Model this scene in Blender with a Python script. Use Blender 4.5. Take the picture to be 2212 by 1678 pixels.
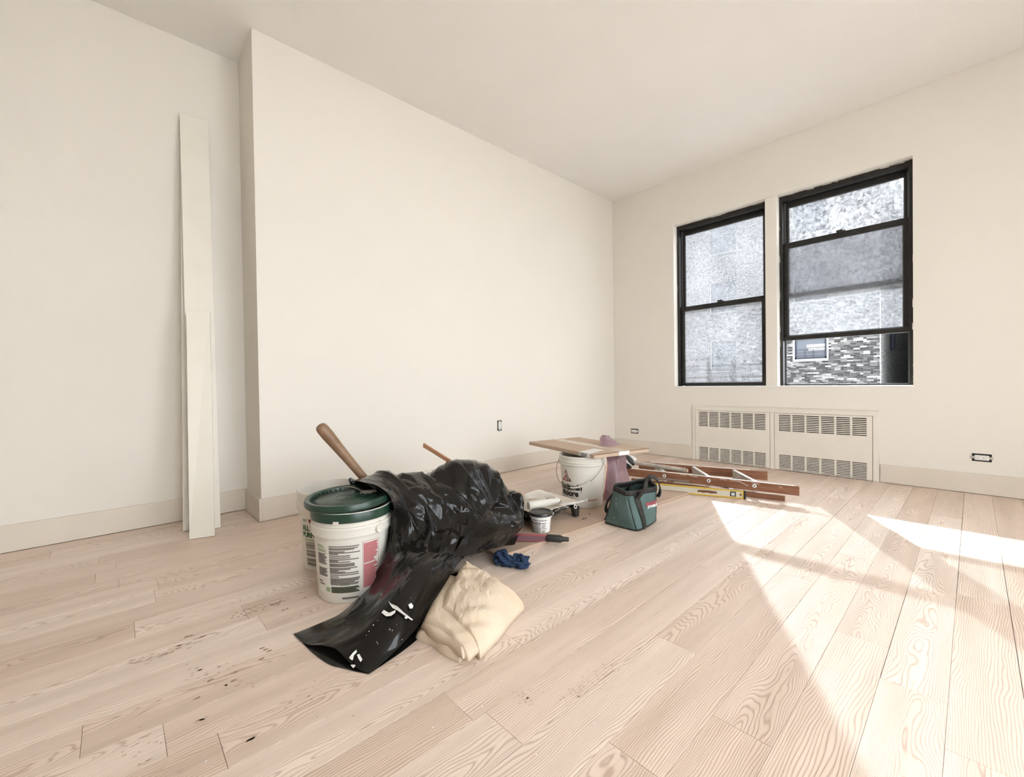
import bpy, bmesh, math, random
import numpy as np
from mathutils import Vector, Matrix, noise as mnoise

for _o in list(bpy.data.objects):
    bpy.data.objects.remove(_o, do_unlink=True)
SC = bpy.context.scene
COL = SC.collection
PI = math.pi

# ------------------------------------------------------------------ camera
F_PX = 923.95
CAM = np.array([0.0, 0.0, 0.82])
RV = np.array([0.73311, -0.67996, -0.01407])
UV = np.array([0.01838, -0.00087, 0.99983])
FV = np.array([0.67986, 0.73325, -0.01186])
cd = bpy.data.cameras.new('camera')
cd.sensor_fit = 'HORIZONTAL'
cd.sensor_width = 36.0
cd.lens = F_PX / 2212.0 * 36.0
cd.clip_start = 0.02
cd.clip_end = 300
cam = bpy.data.objects.new('camera', cd)
COL.objects.link(cam)
cam.matrix_world = Matrix(((RV[0], UV[0], -FV[0], CAM[0]), (RV[1], UV[1], -FV[1], CAM[1]),
                           (RV[2], UV[2], -FV[2], CAM[2]), (0, 0, 0, 1)))
SC.camera = cam

# ------------------------------------------------------------------ world, sun, exposure
SKY = 10.0
SUN = 9.5
EXPOSURE = 0.03
w = bpy.data.worlds.new('world')
SC.world = w
w.use_nodes = True
bg = w.node_tree.nodes['Background']
bg.inputs[0].default_value = (0.90, 0.955, 1.0, 1)
bg.inputs[1].default_value = SKY
sl = bpy.data.lights.new('sun', 'SUN')
sl.energy = SUN
sl.angle = math.radians(0.55)
sl.color = (0.90, 0.955, 1.0)
so = bpy.data.objects.new('sun', sl)
COL.objects.link(so)
SUN_DIR = Vector((-1.46, -0.835, -1.0)).normalized()
so.rotation_euler = SUN_DIR.to_track_quat('-Z', 'Y').to_euler()
so.location = (12, 7, 9)
SC.view_settings.view_transform = 'Standard'
SC.view_settings.look = 'None'
SC.view_settings.gamma = 1.0
SC.view_settings.use_curve_mapping = False
SC.view_settings.exposure = EXPOSURE


# ------------------------------------------------------------------ helpers
def ray(q):
    return FV + RV * ((q[0] - 1106) / F_PX) - UV * ((q[1] - 839) / F_PX)


def at(q, D):                       # pixel + depth -> point
    return CAM + ray(q) * D


def fl(q, z=0.0):                   # pixel on the level plane z
    d = ray(q)
    return CAM + d * ((z - CAM[2]) / d[2])


def srgb(r, g, b):
    def f(c):
        c /= 255.0
        return c / 12.92 if c <= 0.04045 else ((c + 0.055) / 1.055) ** 2.4
    return (f(r), f(g), f(b))


MATS = {}


def mat(name, col, rough=0.6, metal=0.0, spec=0.5, col2=None, nscale=8.0, ndetail=3.0, namt=1.0, stretch=None,
        bump=0.0, bscale=60.0, coat=0.0, trans=0.0, lo=0.35, hi=0.65):
    if name in MATS:
        return MATS[name]
    m = bpy.data.materials.new(name)
    m.use_nodes = True
    nt = m.node_tree
    b = nt.nodes['Principled BSDF']
    b.inputs['Base Color'].default_value = (*col, 1)
    b.inputs['Roughness'].default_value = rough
    b.inputs['Metallic'].default_value = metal
    b.inputs['Specular IOR Level'].default_value = spec
    b.inputs['Coat Weight'].default_value = coat
    tc = nt.nodes.new('ShaderNodeTexCoord')
    mp = nt.nodes.new('ShaderNodeMapping')
    if stretch:
        mp.inputs['Scale'].default_value = stretch
    nt.links.new(tc.outputs['Object'], mp.inputs[0])
    n = nt.nodes.new('ShaderNodeTexNoise')
    n.inputs['Scale'].default_value = nscale
    n.inputs['Detail'].default_value = ndetail
    nt.links.new(mp.outputs[0], n.inputs['Vector'])
    rp = nt.nodes.new('ShaderNodeValToRGB')
    c2 = col2 if col2 else tuple(c * 0.96 for c in col)
    rp.color_ramp.elements[0].position = lo
    rp.color_ramp.elements[1].position = hi
    rp.color_ramp.elements[0].color = (*col, 1)
    rp.color_ramp.elements[1].color = (*[a * (1 - namt) + c * namt for a, c in zip(col, c2)], 1)
    nt.links.new(n.outputs['Fac'], rp.inputs[0])
    nt.links.new(rp.outputs[0], b.inputs['Base Color'])
    if bump:
        n2 = nt.nodes.new('ShaderNodeTexNoise')
        n2.inputs['Scale'].default_value = bscale
        n2.inputs['Detail'].default_value = 3
        nt.links.new(mp.outputs[0], n2.inputs['Vector'])
        bp = nt.nodes.new('ShaderNodeBump')
        bp.inputs['Strength'].default_value = bump
        bp.inputs['Distance'].default_value = 0.004
        nt.links.new(n2.outputs['Fac'], bp.inputs['Height'])
        nt.links.new(bp.outputs[0], b.inputs['Normal'])
    MATS[name] = m
    return m


def link(o, parent=None):
    COL.objects.link(o)
    if parent is not None:
        o.parent = parent
    return o


def mesh(name, V, Fc, m, parent=None, smooth=False):
    me = bpy.data.meshes.new(name)
    me.from_pydata([tuple(map(float, v)) for v in V], [], Fc)
    me.validate()
    bm = bmesh.new()
    bm.from_mesh(me)
    bmesh.ops.recalc_face_normals(bm, faces=bm.faces)
    bm.to_mesh(me)
    bm.free()
    if smooth:
        me.shade_smooth()
    if isinstance(m, (list, tuple)):
        for x in m:
            me.materials.append(x)
    else:
        me.materials.append(m)
    o = bpy.data.objects.new(name, me)
    return link(o, parent)


def tag(o, label=None, cat=None, group=None, kind=None):
    if label:
        o['label'] = label
    if cat:
        o['category'] = cat
    if group:
        o['group'] = group
    if kind:
        o['kind'] = kind
    return o


def thing(name, label, cat, loc=(0, 0, 0), rz=0.0, group=None):
    o = bpy.data.objects.new(name, None)
    o.empty_display_size = 0.05
    link(o)
    o.location = tuple(map(float, loc))
    o.rotation_euler = (0, 0, rz)
    return tag(o, label, cat, group)


def struct(o):
    o['kind'] = 'structure'
    return o


class MB:
    """collects simple solids for one mesh"""

    def __init__(s):
        s.v = []
        s.f = []

    def add(s, V, Fc):
        n = len(s.v)
        s.v += [tuple(map(float, v)) for v in V]
        s.f += [tuple(i + n for i in f) for f in Fc]
        return s

    def box(s, x0, x1, y0, y1, z0, z1):
        V = [(x, y, z) for x in (x0, x1) for y in (y0, y1) for z in (z0, z1)]
        return s.add(V, [(0, 1, 3, 2), (4, 6, 7, 5), (0, 4, 5, 1), (2, 3, 7, 6), (0, 2, 6, 4), (1, 5, 7, 3)])

    def hexa(s, P):                 # 8 points: bottom loop 4, top loop 4
        return s.add(P, [(3, 2, 1, 0), (4, 5, 6, 7), (0, 1, 5, 4), (1, 2, 6, 5), (2, 3, 7, 6), (3, 0, 4, 7)])

    def beam(s, a, b, wdt, hgt, up=(0, 0, 1)):
        a = Vector(a)
        b = Vector(b)
        d = (b - a).normalized()
        u = Vector(up)
        sd = d.cross(u).normalized()
        u = sd.cross(d).normalized()
        P = []
        for c in (-1, 1):
            for e, g in ((a, -1), (b, -1), (b, 1), (a, 1)):
                P.append(e + sd * (g * wdt / 2) + u * (c * hgt / 2))
        return s.hexa([tuple(x) for x in P])

    def tube(s, pts, rad, seg=10, caps=True):
        P = [Vector(p) for p in pts]
        n = len(P)
        rr = rad if isinstance(rad, (list, tuple)) else [rad] * n
        base = len(s.v)
        prev = None
        for i in range(n):
            d = (P[min(i + 1, n - 1)] - P[max(i - 1, 0)]).normalized()
            if prev is None:
                a = Vector((0, 0, 1)) if abs(d.z) < 0.9 else Vector((1, 0, 0))
                sd = d.cross(a).normalized()
            else:
                sd = (prev - d * prev.dot(d)).normalized()
            prev = sd
            up = sd.cross(d)
            for k in range(seg):
                t = 2 * PI * k / seg
                s.v.append(tuple(P[i] + (sd * math.cos(t) + up * math.sin(t)) * rr[i]))
        for i in range(n - 1):
            for k in range(seg):
                a0 = base + i * seg + k
                b0 = base + i * seg + (k + 1) % seg
                s.f.append((a0, b0, b0 + seg, a0 + seg))
        if caps:
            s.f.append(tuple(base + k for k in range(seg - 1, -1, -1)))
            s.f.append(tuple(base + (n - 1) * seg + k for k in range(seg)))
        return s

    def strap(s, pts, wdir, wdt, th):
        P = [Vector(p) for p in pts]
        n = len(P)
        base = len(s.v)
        for i in range(n):
            d = (P[min(i + 1, n - 1)] - P[max(i - 1, 0)]).normalized()
            wd = Vector(wdir[i] if isinstance(wdir[0], (list, tuple, Vector)) else wdir)
            wd = (wd - d * wd.dot(d)).normalized()
            nn = d.cross(wd)
            for a, c in ((-1, -1), (1, -1), (1, 1), (-1, 1)):
                s.v.append(tuple(P[i] + wd * (a * wdt / 2) + nn * (c * th / 2)))
        for i in range(n - 1):
            for k in range(4):
                a0 = base + i * 4 + k
                b0 = base + i * 4 + (k + 1) % 4
                s.f.append((a0, b0, b0 + 4, a0 + 4))
        s.f.append((base + 3, base + 2, base + 1, base))
        e = base + (n - 1) * 4
        s.f.append((e, e + 1, e + 2, e + 3))
        return s

    def lathe(s, prof, seg=40, c=(0, 0, 0), close=False):
        base = len(s.v)
        n = len(prof)
        for (r, z) in prof:
            for k in range(seg):
                t = 2 * PI * k / seg
                s.v.append((c[0] + r * math.cos(t), c[1] + r * math.sin(t), c[2] + z))
        for i in range(n - 1):
            for k in range(seg):
                a0 = base + i * seg + k
                b0 = base + i * seg + (k + 1) % seg
                s.f.append((a0, b0, b0 + seg, a0 + seg))
        if close:
            s.f.append(tuple(base + k for k in range(seg - 1, -1, -1)))
            s.f.append(tuple(base + (n - 1) * seg + k for k in range(seg)))
        return s

    def build(s, name, m, parent=None, smooth=False, bevel=0.0, bseg=2, auto=None):
        o = mesh(name, s.v, s.f, m, parent, smooth)
        if bevel:
            md = o.modifiers.new('bevel', 'BEVEL')
            md.width = bevel
            md.segments = bseg
            md.limit_method = 'ANGLE'
            md.angle_limit = math.radians(40)
        if auto:
            o.data.shade_smooth()
            bm = bmesh.new()
            bm.from_mesh(o.data)
            for e in bm.edges:
                if len(e.link_faces) == 2 and e.calc_face_angle(0) > math.radians(auto):
                    e.smooth = False
            bm.to_mesh(o.data)
            bm.free()
        return o


def text_mesh(body, size, bold=0.0, shear=0.0, space=1.0):
    cu = bpy.data.curves.new('lettering', 'FONT')
    cu.body = body
    cu.size = size
    cu.offset = bold
    cu.shear = shear
    cu.space_character = space
    cu.resolution_u = 3
    cu.fill_mode = 'FRONT'
    o = bpy.data.objects.new('lettering', cu)
    COL.objects.link(o)
    dg = bpy.context.evaluated_depsgraph_get()
    me = bpy.data.meshes.new_from_object(o.evaluated_get(dg))
    V = [tuple(v.co) for v in me.vertices]
    Fc = [tuple(p.vertices) for p in me.polygons]
    bpy.data.objects.remove(o, do_unlink=True)
    bpy.data.meshes.remove(me)
    bpy.data.curves.remove(cu)
    return V, Fc


def catmull(P, t):
    """P: (n, ...) control points, t in 0..n-1 array"""
    n = len(P)
    i = np.clip(np.floor(t).astype(int), 0, n - 2)
    f = (t - i)
    g = lambda k: P[np.clip(i + k, 0, n - 1)]
    sh = (len(t),) + (1,) * (P.ndim - 1)
    f = f.reshape(sh)
    p0, p1, p2, p3 = g(-1), g(0), g(1), g(2)
    return 0.5 * ((2 * p1) + (-p0 + p2) * f + (2 * p0 - 5 * p1 + 4 * p2 - p3) * f ** 2
                  + (-p0 + 3 * p1 - 3 * p2 + p3) * f ** 3)


def net(ctrl, nv, nu):
    C = np.array(ctrl, float)
    A = catmull(C, np.linspace(0, C.shape[0] - 1, nv))
    B = catmull(np.swapaxes(A, 0, 1), np.linspace(0, C.shape[1] - 1, nu))
    return np.swapaxes(B, 0, 1)     # nv, nu, 3


def grid_normals(G):
    du = np.gradient(G, axis=1)
    dv = np.gradient(G, axis=0)
    N = np.cross(du, dv)
    return N / (np.linalg.norm(N, axis=2, keepdims=True) + 1e-9)


def crumple(P, seed, freq, octs=4, lac=1.9, gain=0.55, dirs=3):
    """sharp-creased folded noise in 3D, about -1..1"""
    rs = np.random.RandomState(seed)
    Q = P + 0.06 / freq * 6 * np.sin(P[..., [1, 2, 0]] * freq * 0.9 + rs.rand(3) * 6) * 0.6
    out = np.zeros(P.shape[:-1])
    a = 1.0
    tot = 0
    for o in range(octs):
        for k in range(dirs):
            d = rs.normal(size=3)
            d /= np.linalg.norm(d)
            x = (Q @ d) * freq + rs.rand() * 10
            out += a / dirs * (np.abs(2 * (x - np.floor(x)) - 1) * 2 - 1)
        Q = Q + 0.1 / freq * np.sin(Q[..., [2, 0, 1]] * freq * 2.3 + rs.rand(3) * 6)
        tot += a
        a *= gain
        freq *= lac
    return out / tot


def facet(U, V, seed, n, su=1.0, ang=0.0):
    """piecewise planar crumpling: random heights on a random triangulation, -1..1 (U, V in 0..1)"""
    from mathutils.geometry import delaunay_2d_cdt
    rs = np.random.RandomState(seed)
    c, s_ = math.cos(ang), math.sin(ang)
    X = (U * c - V * s_) * su
    Y = (U * s_ + V * c)
    x0, x1, y0, y1 = X.min() - .05, X.max() + .05, Y.min() - .05, Y.max() + .05
    pts = np.stack([rs.uniform(x0, x1, n), rs.uniform(y0, y1, n)], axis=1)
    e = np.linspace(0, 1, 6)
    brd = [(x0 + (x1 - x0) * t, yy) for t in e for yy in (y0, y1)] + [(xx, y0 + (y1 - y0) * t) for t in e[1:-1] for xx in (x0, x1)]
    pts = np.concatenate([pts, np.array(brd)])
    H = rs.uniform(-1, 1, len(pts))
    res = delaunay_2d_cdt([Vector(p) for p in pts], [], [], 0, 1e-6)
    vs = np.array([tuple(v) for v in res[0]])
    orig = [o_[0] if len(o_) else 0 for o_ in res[3]]
    h = H[orig]
    out = np.zeros(X.shape)
    for f in res[2]:
        a, b, d = vs[list(f)]
        ha, hb, hd = h[list(f)]
        m = (X >= min(a[0], b[0], d[0]) - 1e-9) & (X <= max(a[0], b[0], d[0]) + 1e-9) & (Y >= min(a[1], b[1], d[1]) - 1e-9) & (Y <= max(a[1], b[1], d[1]) + 1e-9)
        if not m.any():
            continue
        det = (b[1] - d[1]) * (a[0] - d[0]) + (d[0] - b[0]) * (a[1] - d[1])
        if abs(det) < 1e-12:
            continue
        x, y = X[m], Y[m]
        l1 = ((b[1] - d[1]) * (x - d[0]) + (d[0] - b[0]) * (y - d[1])) / det
        l2 = ((d[1] - a[1]) * (x - d[0]) + (a[0] - d[0]) * (y - d[1])) / det
        l3 = 1 - l1 - l2
        ok = (l1 >= -1e-9) & (l2 >= -1e-9) & (l3 >= -1e-9)
        t = out[m]
        t[ok] = (l1 * ha + l2 * hb + l3 * hd)[ok]
        out[m] = t
    return out


def grid_faces(nv, nu, off=0):
    return [(off + i * nu + j, off + i * nu + j + 1, off + (i + 1) * nu + j + 1, off + (i + 1) * nu + j)
            for i in range(nv - 1) for j in range(nu - 1)]


# ------------------------------------------------------------------ room constants
YM = 2.953      # main left wall
YA = 3.331      # recessed (alcove) left wall
XW = 4.422      # window wall
HC = 2.981      # ceiling
XC = 0.640      # alcove return
XB = -2.7       # wall behind the camera
YR = -2.0       # wall to the right of the camera
BBH, BBT = 0.139, 0.015

M_wall = mat('wall_paint', (0.825, 0.775, 0.70), 0.75, spec=0.25, bump=0.10, bscale=240, nscale=1.2, namt=0.6)
M_ceil = mat('ceiling_paint', (0.93, 0.905, 0.865), 0.8, spec=0.2, bump=0.05, bscale=200, nscale=1.0)
M_trim = mat('trim_paint', (0.74, 0.665, 0.57), 0.5, spec=0.4, bump=0.05, bscale=180, nscale=4)
M_white = mat('white_enamel', (0.85, 0.83, 0.80), 0.45, nscale=5)
M_black = mat('black_window_paint', (0.006, 0.0052, 0.0046), 0.5, nscale=18, col2=(0.013, 0.011, 0.009), bump=0.25, bscale=60)
M_dark = mat('dark_cavity', (0.02, 0.018, 0.016), 0.9)


def wood_floor():
    m = bpy.data.materials.new('oak_plank')
    m.use_nodes = True
    nt = m.node_tree
    L = nt.links.new
    b = nt.nodes['Principled BSDF']

    def N(t, **k):
        n = nt.nodes.new(t)
        for a, v in k.items():
            setattr(n, a, v)
        return n

    def math_(op, a, b_=None, c=None):
        n = N('ShaderNodeMath', operation=op)
        for i, x in enumerate((a, b_, c)):
            if x is None:
                continue
            if isinstance(x, (int, float)):
                n.inputs[i].default_value = x
            else:
                L(x, n.inputs[i])
        return n.outputs[0]

    tc = N('ShaderNodeTexCoord')
    oi = N('ShaderNodeObjectInfo')
    sp = N('ShaderNodeSeparateXYZ')
    L(tc.outputs['Object'], sp.inputs[0])
    r = oi.outputs['Random']
    r2 = math_('FRACT', math_('MULTIPLY', r, 17.37))
    r3 = math_('FRACT', math_('MULTIPLY', r, 71.13))
    u = math_('ADD', sp.outputs[0], math_('MULTIPLY', r, 53.0))
    v = math_('ADD', sp.outputs[1], math_('MULTIPLY', math_('SUBTRACT', r2, 0.5), 0.09))
    cmb = N('ShaderNodeCombineXYZ')
    L(math_('MULTIPLY', u, 2.6), cmb.inputs[0])
    L(math_('MULTIPLY', v, 11.0), cmb.inputs[1])
    L(math_('MULTIPLY', r3, 20.0), cmb.inputs[2])
    n1 = N('ShaderNodeTexNoise')
    n1.inputs['Scale'].default_value = 1.0
    n1.inputs['Detail'].default_value = 2.2
    n1.inputs['Roughness'].default_value = 0.45
    L(cmb.outputs[0], n1.inputs['Vector'])
    nn = math_('SUBTRACT', n1.outputs['Fac'], 0.5)
    # cathedral figure: parabolic contours, warped
    cath = math_('ADD', math_('ADD', math_('MULTIPLY', u, 0.55), math_('MULTIPLY', math_('MULTIPLY', v, v), 95.0)),
                 math_('MULTIPLY', nn, 0.85))
    strt = math_('ADD', math_('ADD', math_('MULTIPLY', v, 7.0), math_('MULTIPLY', u, 0.15)), math_('MULTIPLY', nn, 0.45))
    pick = math_('GREATER_THAN', r3, 0.42)
    mx = N('ShaderNodeMix')
    L(pick, mx.inputs['Factor'])
    L(strt, mx.inputs['A'])
    L(cath, mx.inputs['B'])
    fr = math_('FRACT', math_('MULTIPLY', mx.outputs[0], math_('ADD', 19.0, math_('MULTIPLY', r2, 8.0))))
    # soft rise, sharp fall: growth ring line
    ring = N('ShaderNodeValToRGB')
    e = ring.color_ramp.elements
    e[0].position = 0.0
    e[0].color = (1, 1, 1, 1)
    e[1].position = 1.0
    e[1].color = (0.92, 0.92, 0.92, 1)
    for ps, c in ((0.10, 0.75), (0.22, 0.16), (0.45, 0.03), (0.80, 0.06), (0.93, 0.5)):
        k = ring.color_ramp.elements.new(ps)
        k.color = (c, c, c, 1)
    L(fr, ring.inputs[0])
    # pores
    c2 = N('ShaderNodeCombineXYZ')
    L(math_('MULTIPLY', u, 14.0), c2.inputs[0])
    L(math_('MULTIPLY', v, 420.0), c2.inputs[1])
    L(math_('MULTIPLY', r, 9.0), c2.inputs[2])
    n2 = N('ShaderNodeTexNoise')
    n2.inputs['Scale'].default_value = 1.0
    n2.inputs['Detail'].default_value = 3
    L(c2.outputs[0], n2.inputs['Vector'])
    # broad tone
    c3 = N('ShaderNodeCombineXYZ')
    L(math_('MULTIPLY', u, 1.2), c3.inputs[0])
    L(math_('MULTIPLY', v, 14.0), c3.inputs[1])
    L(math_('MULTIPLY', r2, 13.0), c3.inputs[2])
    n3 = N('ShaderNodeTexNoise')
    n3.inputs['Scale'].default_value = 1.0
    n3.inputs['Detail'].default_value = 4
    L(c3.outputs[0], n3.inputs['Vector'])
    base = N('ShaderNodeValToRGB')
    base.color_ramp.elements[0].color = (0.745, 0.60, 0.49, 1)
    base.color_ramp.elements[1].color = (0.885, 0.76, 0.655, 1)
    k = base.color_ramp.elements.new(0.5)
    k.color = (0.825, 0.685, 0.58, 1)
    L(r, base.inputs[0])
    mul = N('ShaderNodeMix', data_type='RGBA', blend_type='MULTIPLY')
    mul.inputs['Factor'].default_value = 1.0
    tone = N('ShaderNodeValToRGB')
    tone.color_ramp.elements[0].position = 0.3
    tone.color_ramp.elements[0].color = (0.86, 0.83, 0.80, 1)
    tone.color_ramp.elements[1].position = 0.65
    tone.color_ramp.elements[1].color = (1.04, 1.03, 1.03, 1)
    L(n3.outputs['Fac'], tone.inputs[0])
    L(base.outputs[0], mul.inputs['A'])
    L(tone.outputs[0], mul.inputs['B'])
    rg = N('ShaderNodeMix', data_type='RGBA', blend_type='MULTIPLY')
    por = math_('MULTIPLY_ADD', n2.outputs['Fac'], 0.9, 0.45)
    fac = math_('MULTIPLY', math_('MULTIPLY', ring.outputs[0], por), 0.72)
    L(fac, rg.inputs['Factor'])
    L(mul.outputs[2], rg.inputs['A'])
    rg.inputs['B'].default_value = (0.48, 0.385, 0.32, 1)
    pr_ = N('ShaderNodeMix', data_type='RGBA', blend_type='MULTIPLY')
    pf = N('ShaderNodeValToRGB')
    pf.color_ramp.elements[0].position = 0.55
    pf.color_ramp.elements[0].color = (0, 0, 0, 1)
    pf.color_ramp.elements[1].position = 0.75
    pf.color_ramp.elements[1].color = (0.22, 0.22, 0.22, 1)
    L(n2.outputs['Fac'], pf.inputs[0])
    L(pf.outputs[0], pr_.inputs['Factor'])
    L(rg.outputs[2], pr_.inputs['A'])
    pr_.inputs['B'].default_value = (0.62, 0.53, 0.45, 1)
    L(pr_.outputs[2], b.inputs['Base Color'])
    b.inputs['Roughness'].default_value = 0.42
    b.inputs['Specular IOR Level'].default_value = 0.55
    bp = N('ShaderNodeBump')
    bp.inputs['Strength'].default_value = 0.25
    bp.inputs['Distance'].default_value = 0.002
    L(math_('MULTIPLY', fac, -1.0), bp.inputs['Height'])
    L(bp.outputs[0], b.inputs['Normal'])
    return m


# ------------------------------------------------------------------ floor with planks
def build_floor():
    M_sub = mat('subfloor', (0.09, 0.06, 0.04), 0.9)
    f = MB().box(XB - 0.1, XW + 0.3, YR - 0.1, YA + 0.1, -0.12, -0.016).build('floor', M_sub)
    struct(f)
    MW = wood_floor()
    rnd = random.Random(11)
    PW = 0.1308
    y0 = 0.044
    known = {4: [1.266], 3: [-0.4, 0.81, 2.06], 6: [0.625], 16: [0.10], 17: [0.115], 18: [-0.004, 1.4], 14: [0.033], 13: [0.332], 9: [0.07], 5: [1.9, 0.664],
             -1: [2.32, 1.33], 0: [1.52], 2: [1.06]}
    k0 = math.floor((YR - y0) / PW)
    k1 = math.ceil((YA - y0) / PW)
    cache = {}
    for k in range(k0, k1 + 1):
        ya = max(y0 + k * PW, YR - 0.02)
        yb = min(y0 + (k + 1) * PW, YA + 0.02)
        if yb - ya < 0.01:
            continue
        js = list(known.get(k, []))
        x = XB + rnd.uniform(0.2, 1.6)
        while x < XW:
            if all(abs(x - j) > 0.55 for j in js):
                js.append(x)
            x += rnd.uniform(0.9, 2.1)
        js = sorted([XB - 0.02] + js + [XW + 0.02])
        for a, b in zip(js[:-1], js[1:]):
            if b - a < 0.02:
                continue
            xa, xb = a + 0.0003, b - 0.0004
            hw, hl = (yb - ya) / 2 - 0.0003, (xb - xa) / 2
            gap = 0.0008 if rnd.random() < 0.25 else 0.0
            c = 0.0007
            V = []
            for (ix, iy, z) in ((0, 0, -0.016), (0, 0, -c), (c, c, 0.0)):
                V += [(-hl + ix, -hw + iy, z), (hl - ix, -hw + iy, z), (hl - ix, hw - gap - iy, z), (-hl + ix, hw - gap - iy, z)]
            Fc = [(8, 9, 10, 11)]
            for l in (0, 4):
                for q in range(4):
                    Fc.append((l + q, l + (q + 1) % 4, l + 4 + (q + 1) % 4, l + 4 + q))
            me = bpy.data.meshes.new('plank')
            me.from_pydata(V, [], Fc)
            me.materials.append(MW)
            o = bpy.data.objects.new('plank', me)
            link(o, f)
            o.location = ((xa + xb) / 2, (ya + yb) / 2, rnd.uniform(-0.0003, 0.0))
    # dried stain marks on the boards (flat print)
    M_st = mat('stain_mark', (0.27, 0.165, 0.11), 0.6, nscale=60, col2=(0.38, 0.25, 0.175))
    M_st2 = mat('stain_mark_faint', (0.53, 0.40, 0.31), 0.6, nscale=60, col2=(0.61, 0.47, 0.37))

    def dots(name, m, spots, zoff):
        mb = MB()
        for (px, py, rx, ry) in spots:
            rx *= 0.72
            ry *= 0.85
            c = fl((px, py), 0.0)
            n = 9
            V = [(c[0], c[1], zoff)]
            for i in range(n):
                t = 2 * PI * i / n
                q = 1 + 0.25 * math.sin(3 * t + px)
                V.append((c[0] + rx * q * math.cos(t), c[1] + ry * q * math.sin(t), zoff))
            mb.add(V, [(0, 1 + i, 1 + (i + 1) % n) for i in range(n)])
        o = mb.build(name, m, f)
        tag(o, kind='stuff')

    sp = []
    for i in range(9):
        for j in range(3):
            if rnd.random() < 0.86:
                sp.append((500 + i * 13.5 + j * 6 + rnd.uniform(-2, 2), 1336 - i * 3.9 - j * 6.5 + rnd.uniform(-1, 1), rnd.uniform(.004, .008), rnd.uniform(.003, .005)))
    for q in ((596, 1303), (605, 1300), (588, 1306), (601, 1306), (658, 1291), (612, 1318), (620, 1315)):
        sp.append((*q, 0.010, 0.005))
    for q in ((404, 1375), (412, 1373), (432, 1377), (440, 1374), (566, 1400), (574, 1403), (582, 1406), (507, 1453), (426, 1508), (565, 1423), (505, 1470), (454, 1470)):
        sp.append((*q, 0.012, 0.005))
    dots('stain_spots', M_st, sp, 0.0006)
    sp = []
    for i in range(34):
        t = rnd.random()
        sp.append((285 + 160 * t + rnd.uniform(-12, 12), 1436 - 58 * t + rnd.uniform(-8, 8), rnd.uniform(.006, .013), rnd.uniform(.003, .005)))
    for i in range(34):
        sp.append((rnd.uniform(395, 560), rnd.uniform(1430, 1485), rnd.uniform(.004, .008), rnd.uniform(.003, .005)))
    for i in range(60):
        t = rnd.random()
        sp.append((1230 + 110 * t + rnd.gauss(0, 14), 1510 - 85 * t + rnd.gauss(0, 10), rnd.uniform(.002, .0045), rnd.uniform(.002, .004)))
    for i in range(26):
        sp.append((rnd.gauss(1135, 14), rnd.gauss(1506, 9), rnd.uniform(.002, .004), rnd.uniform(.002, .004)))
    for i in range(20):
        sp.append((rnd.gauss(660, 45), rnd.gauss(1505, 22), rnd.uniform(.004, .008), rnd.uniform(.002, .004)))
    for i in range(18):
        sp.append((rnd.gauss(310, 35), rnd.gauss(1625, 18), rnd.uniform(.003, .007), rnd.uniform(.002, .004)))
    for q in ((430, 1557), (440, 1552), (395, 1665), (345, 1662), (545, 1595), (540, 1598), (314, 1590)):
        sp.append((*q, 0.016, 0.005))
    dots('faint_stain_spots', M_st2, sp, 0.0005)
    M_pw = mat('paint_drop', (0.8, 0.78, 0.74), 0.5)
    sp = []
    for q in ((480, 1215), (528, 1352), (560, 1397), (525, 1354), (725, 1479), (1082, 1470), (1042, 1527), (1285, 1564), (935, 1571), (445, 1645), (1158, 1630)):
        sp.append((*q, 0.004, 0.003))
    dots('paint_drops', M_pw, sp, 0.0008)


# ------------------------------------------------------------------ shell
WY0, WY1, WZ0, WZ1 = 0.308, 2.189, 0.76, 2.492
RY0, RY1, RZ1 = 0.545, 1.965, 0.515


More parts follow.
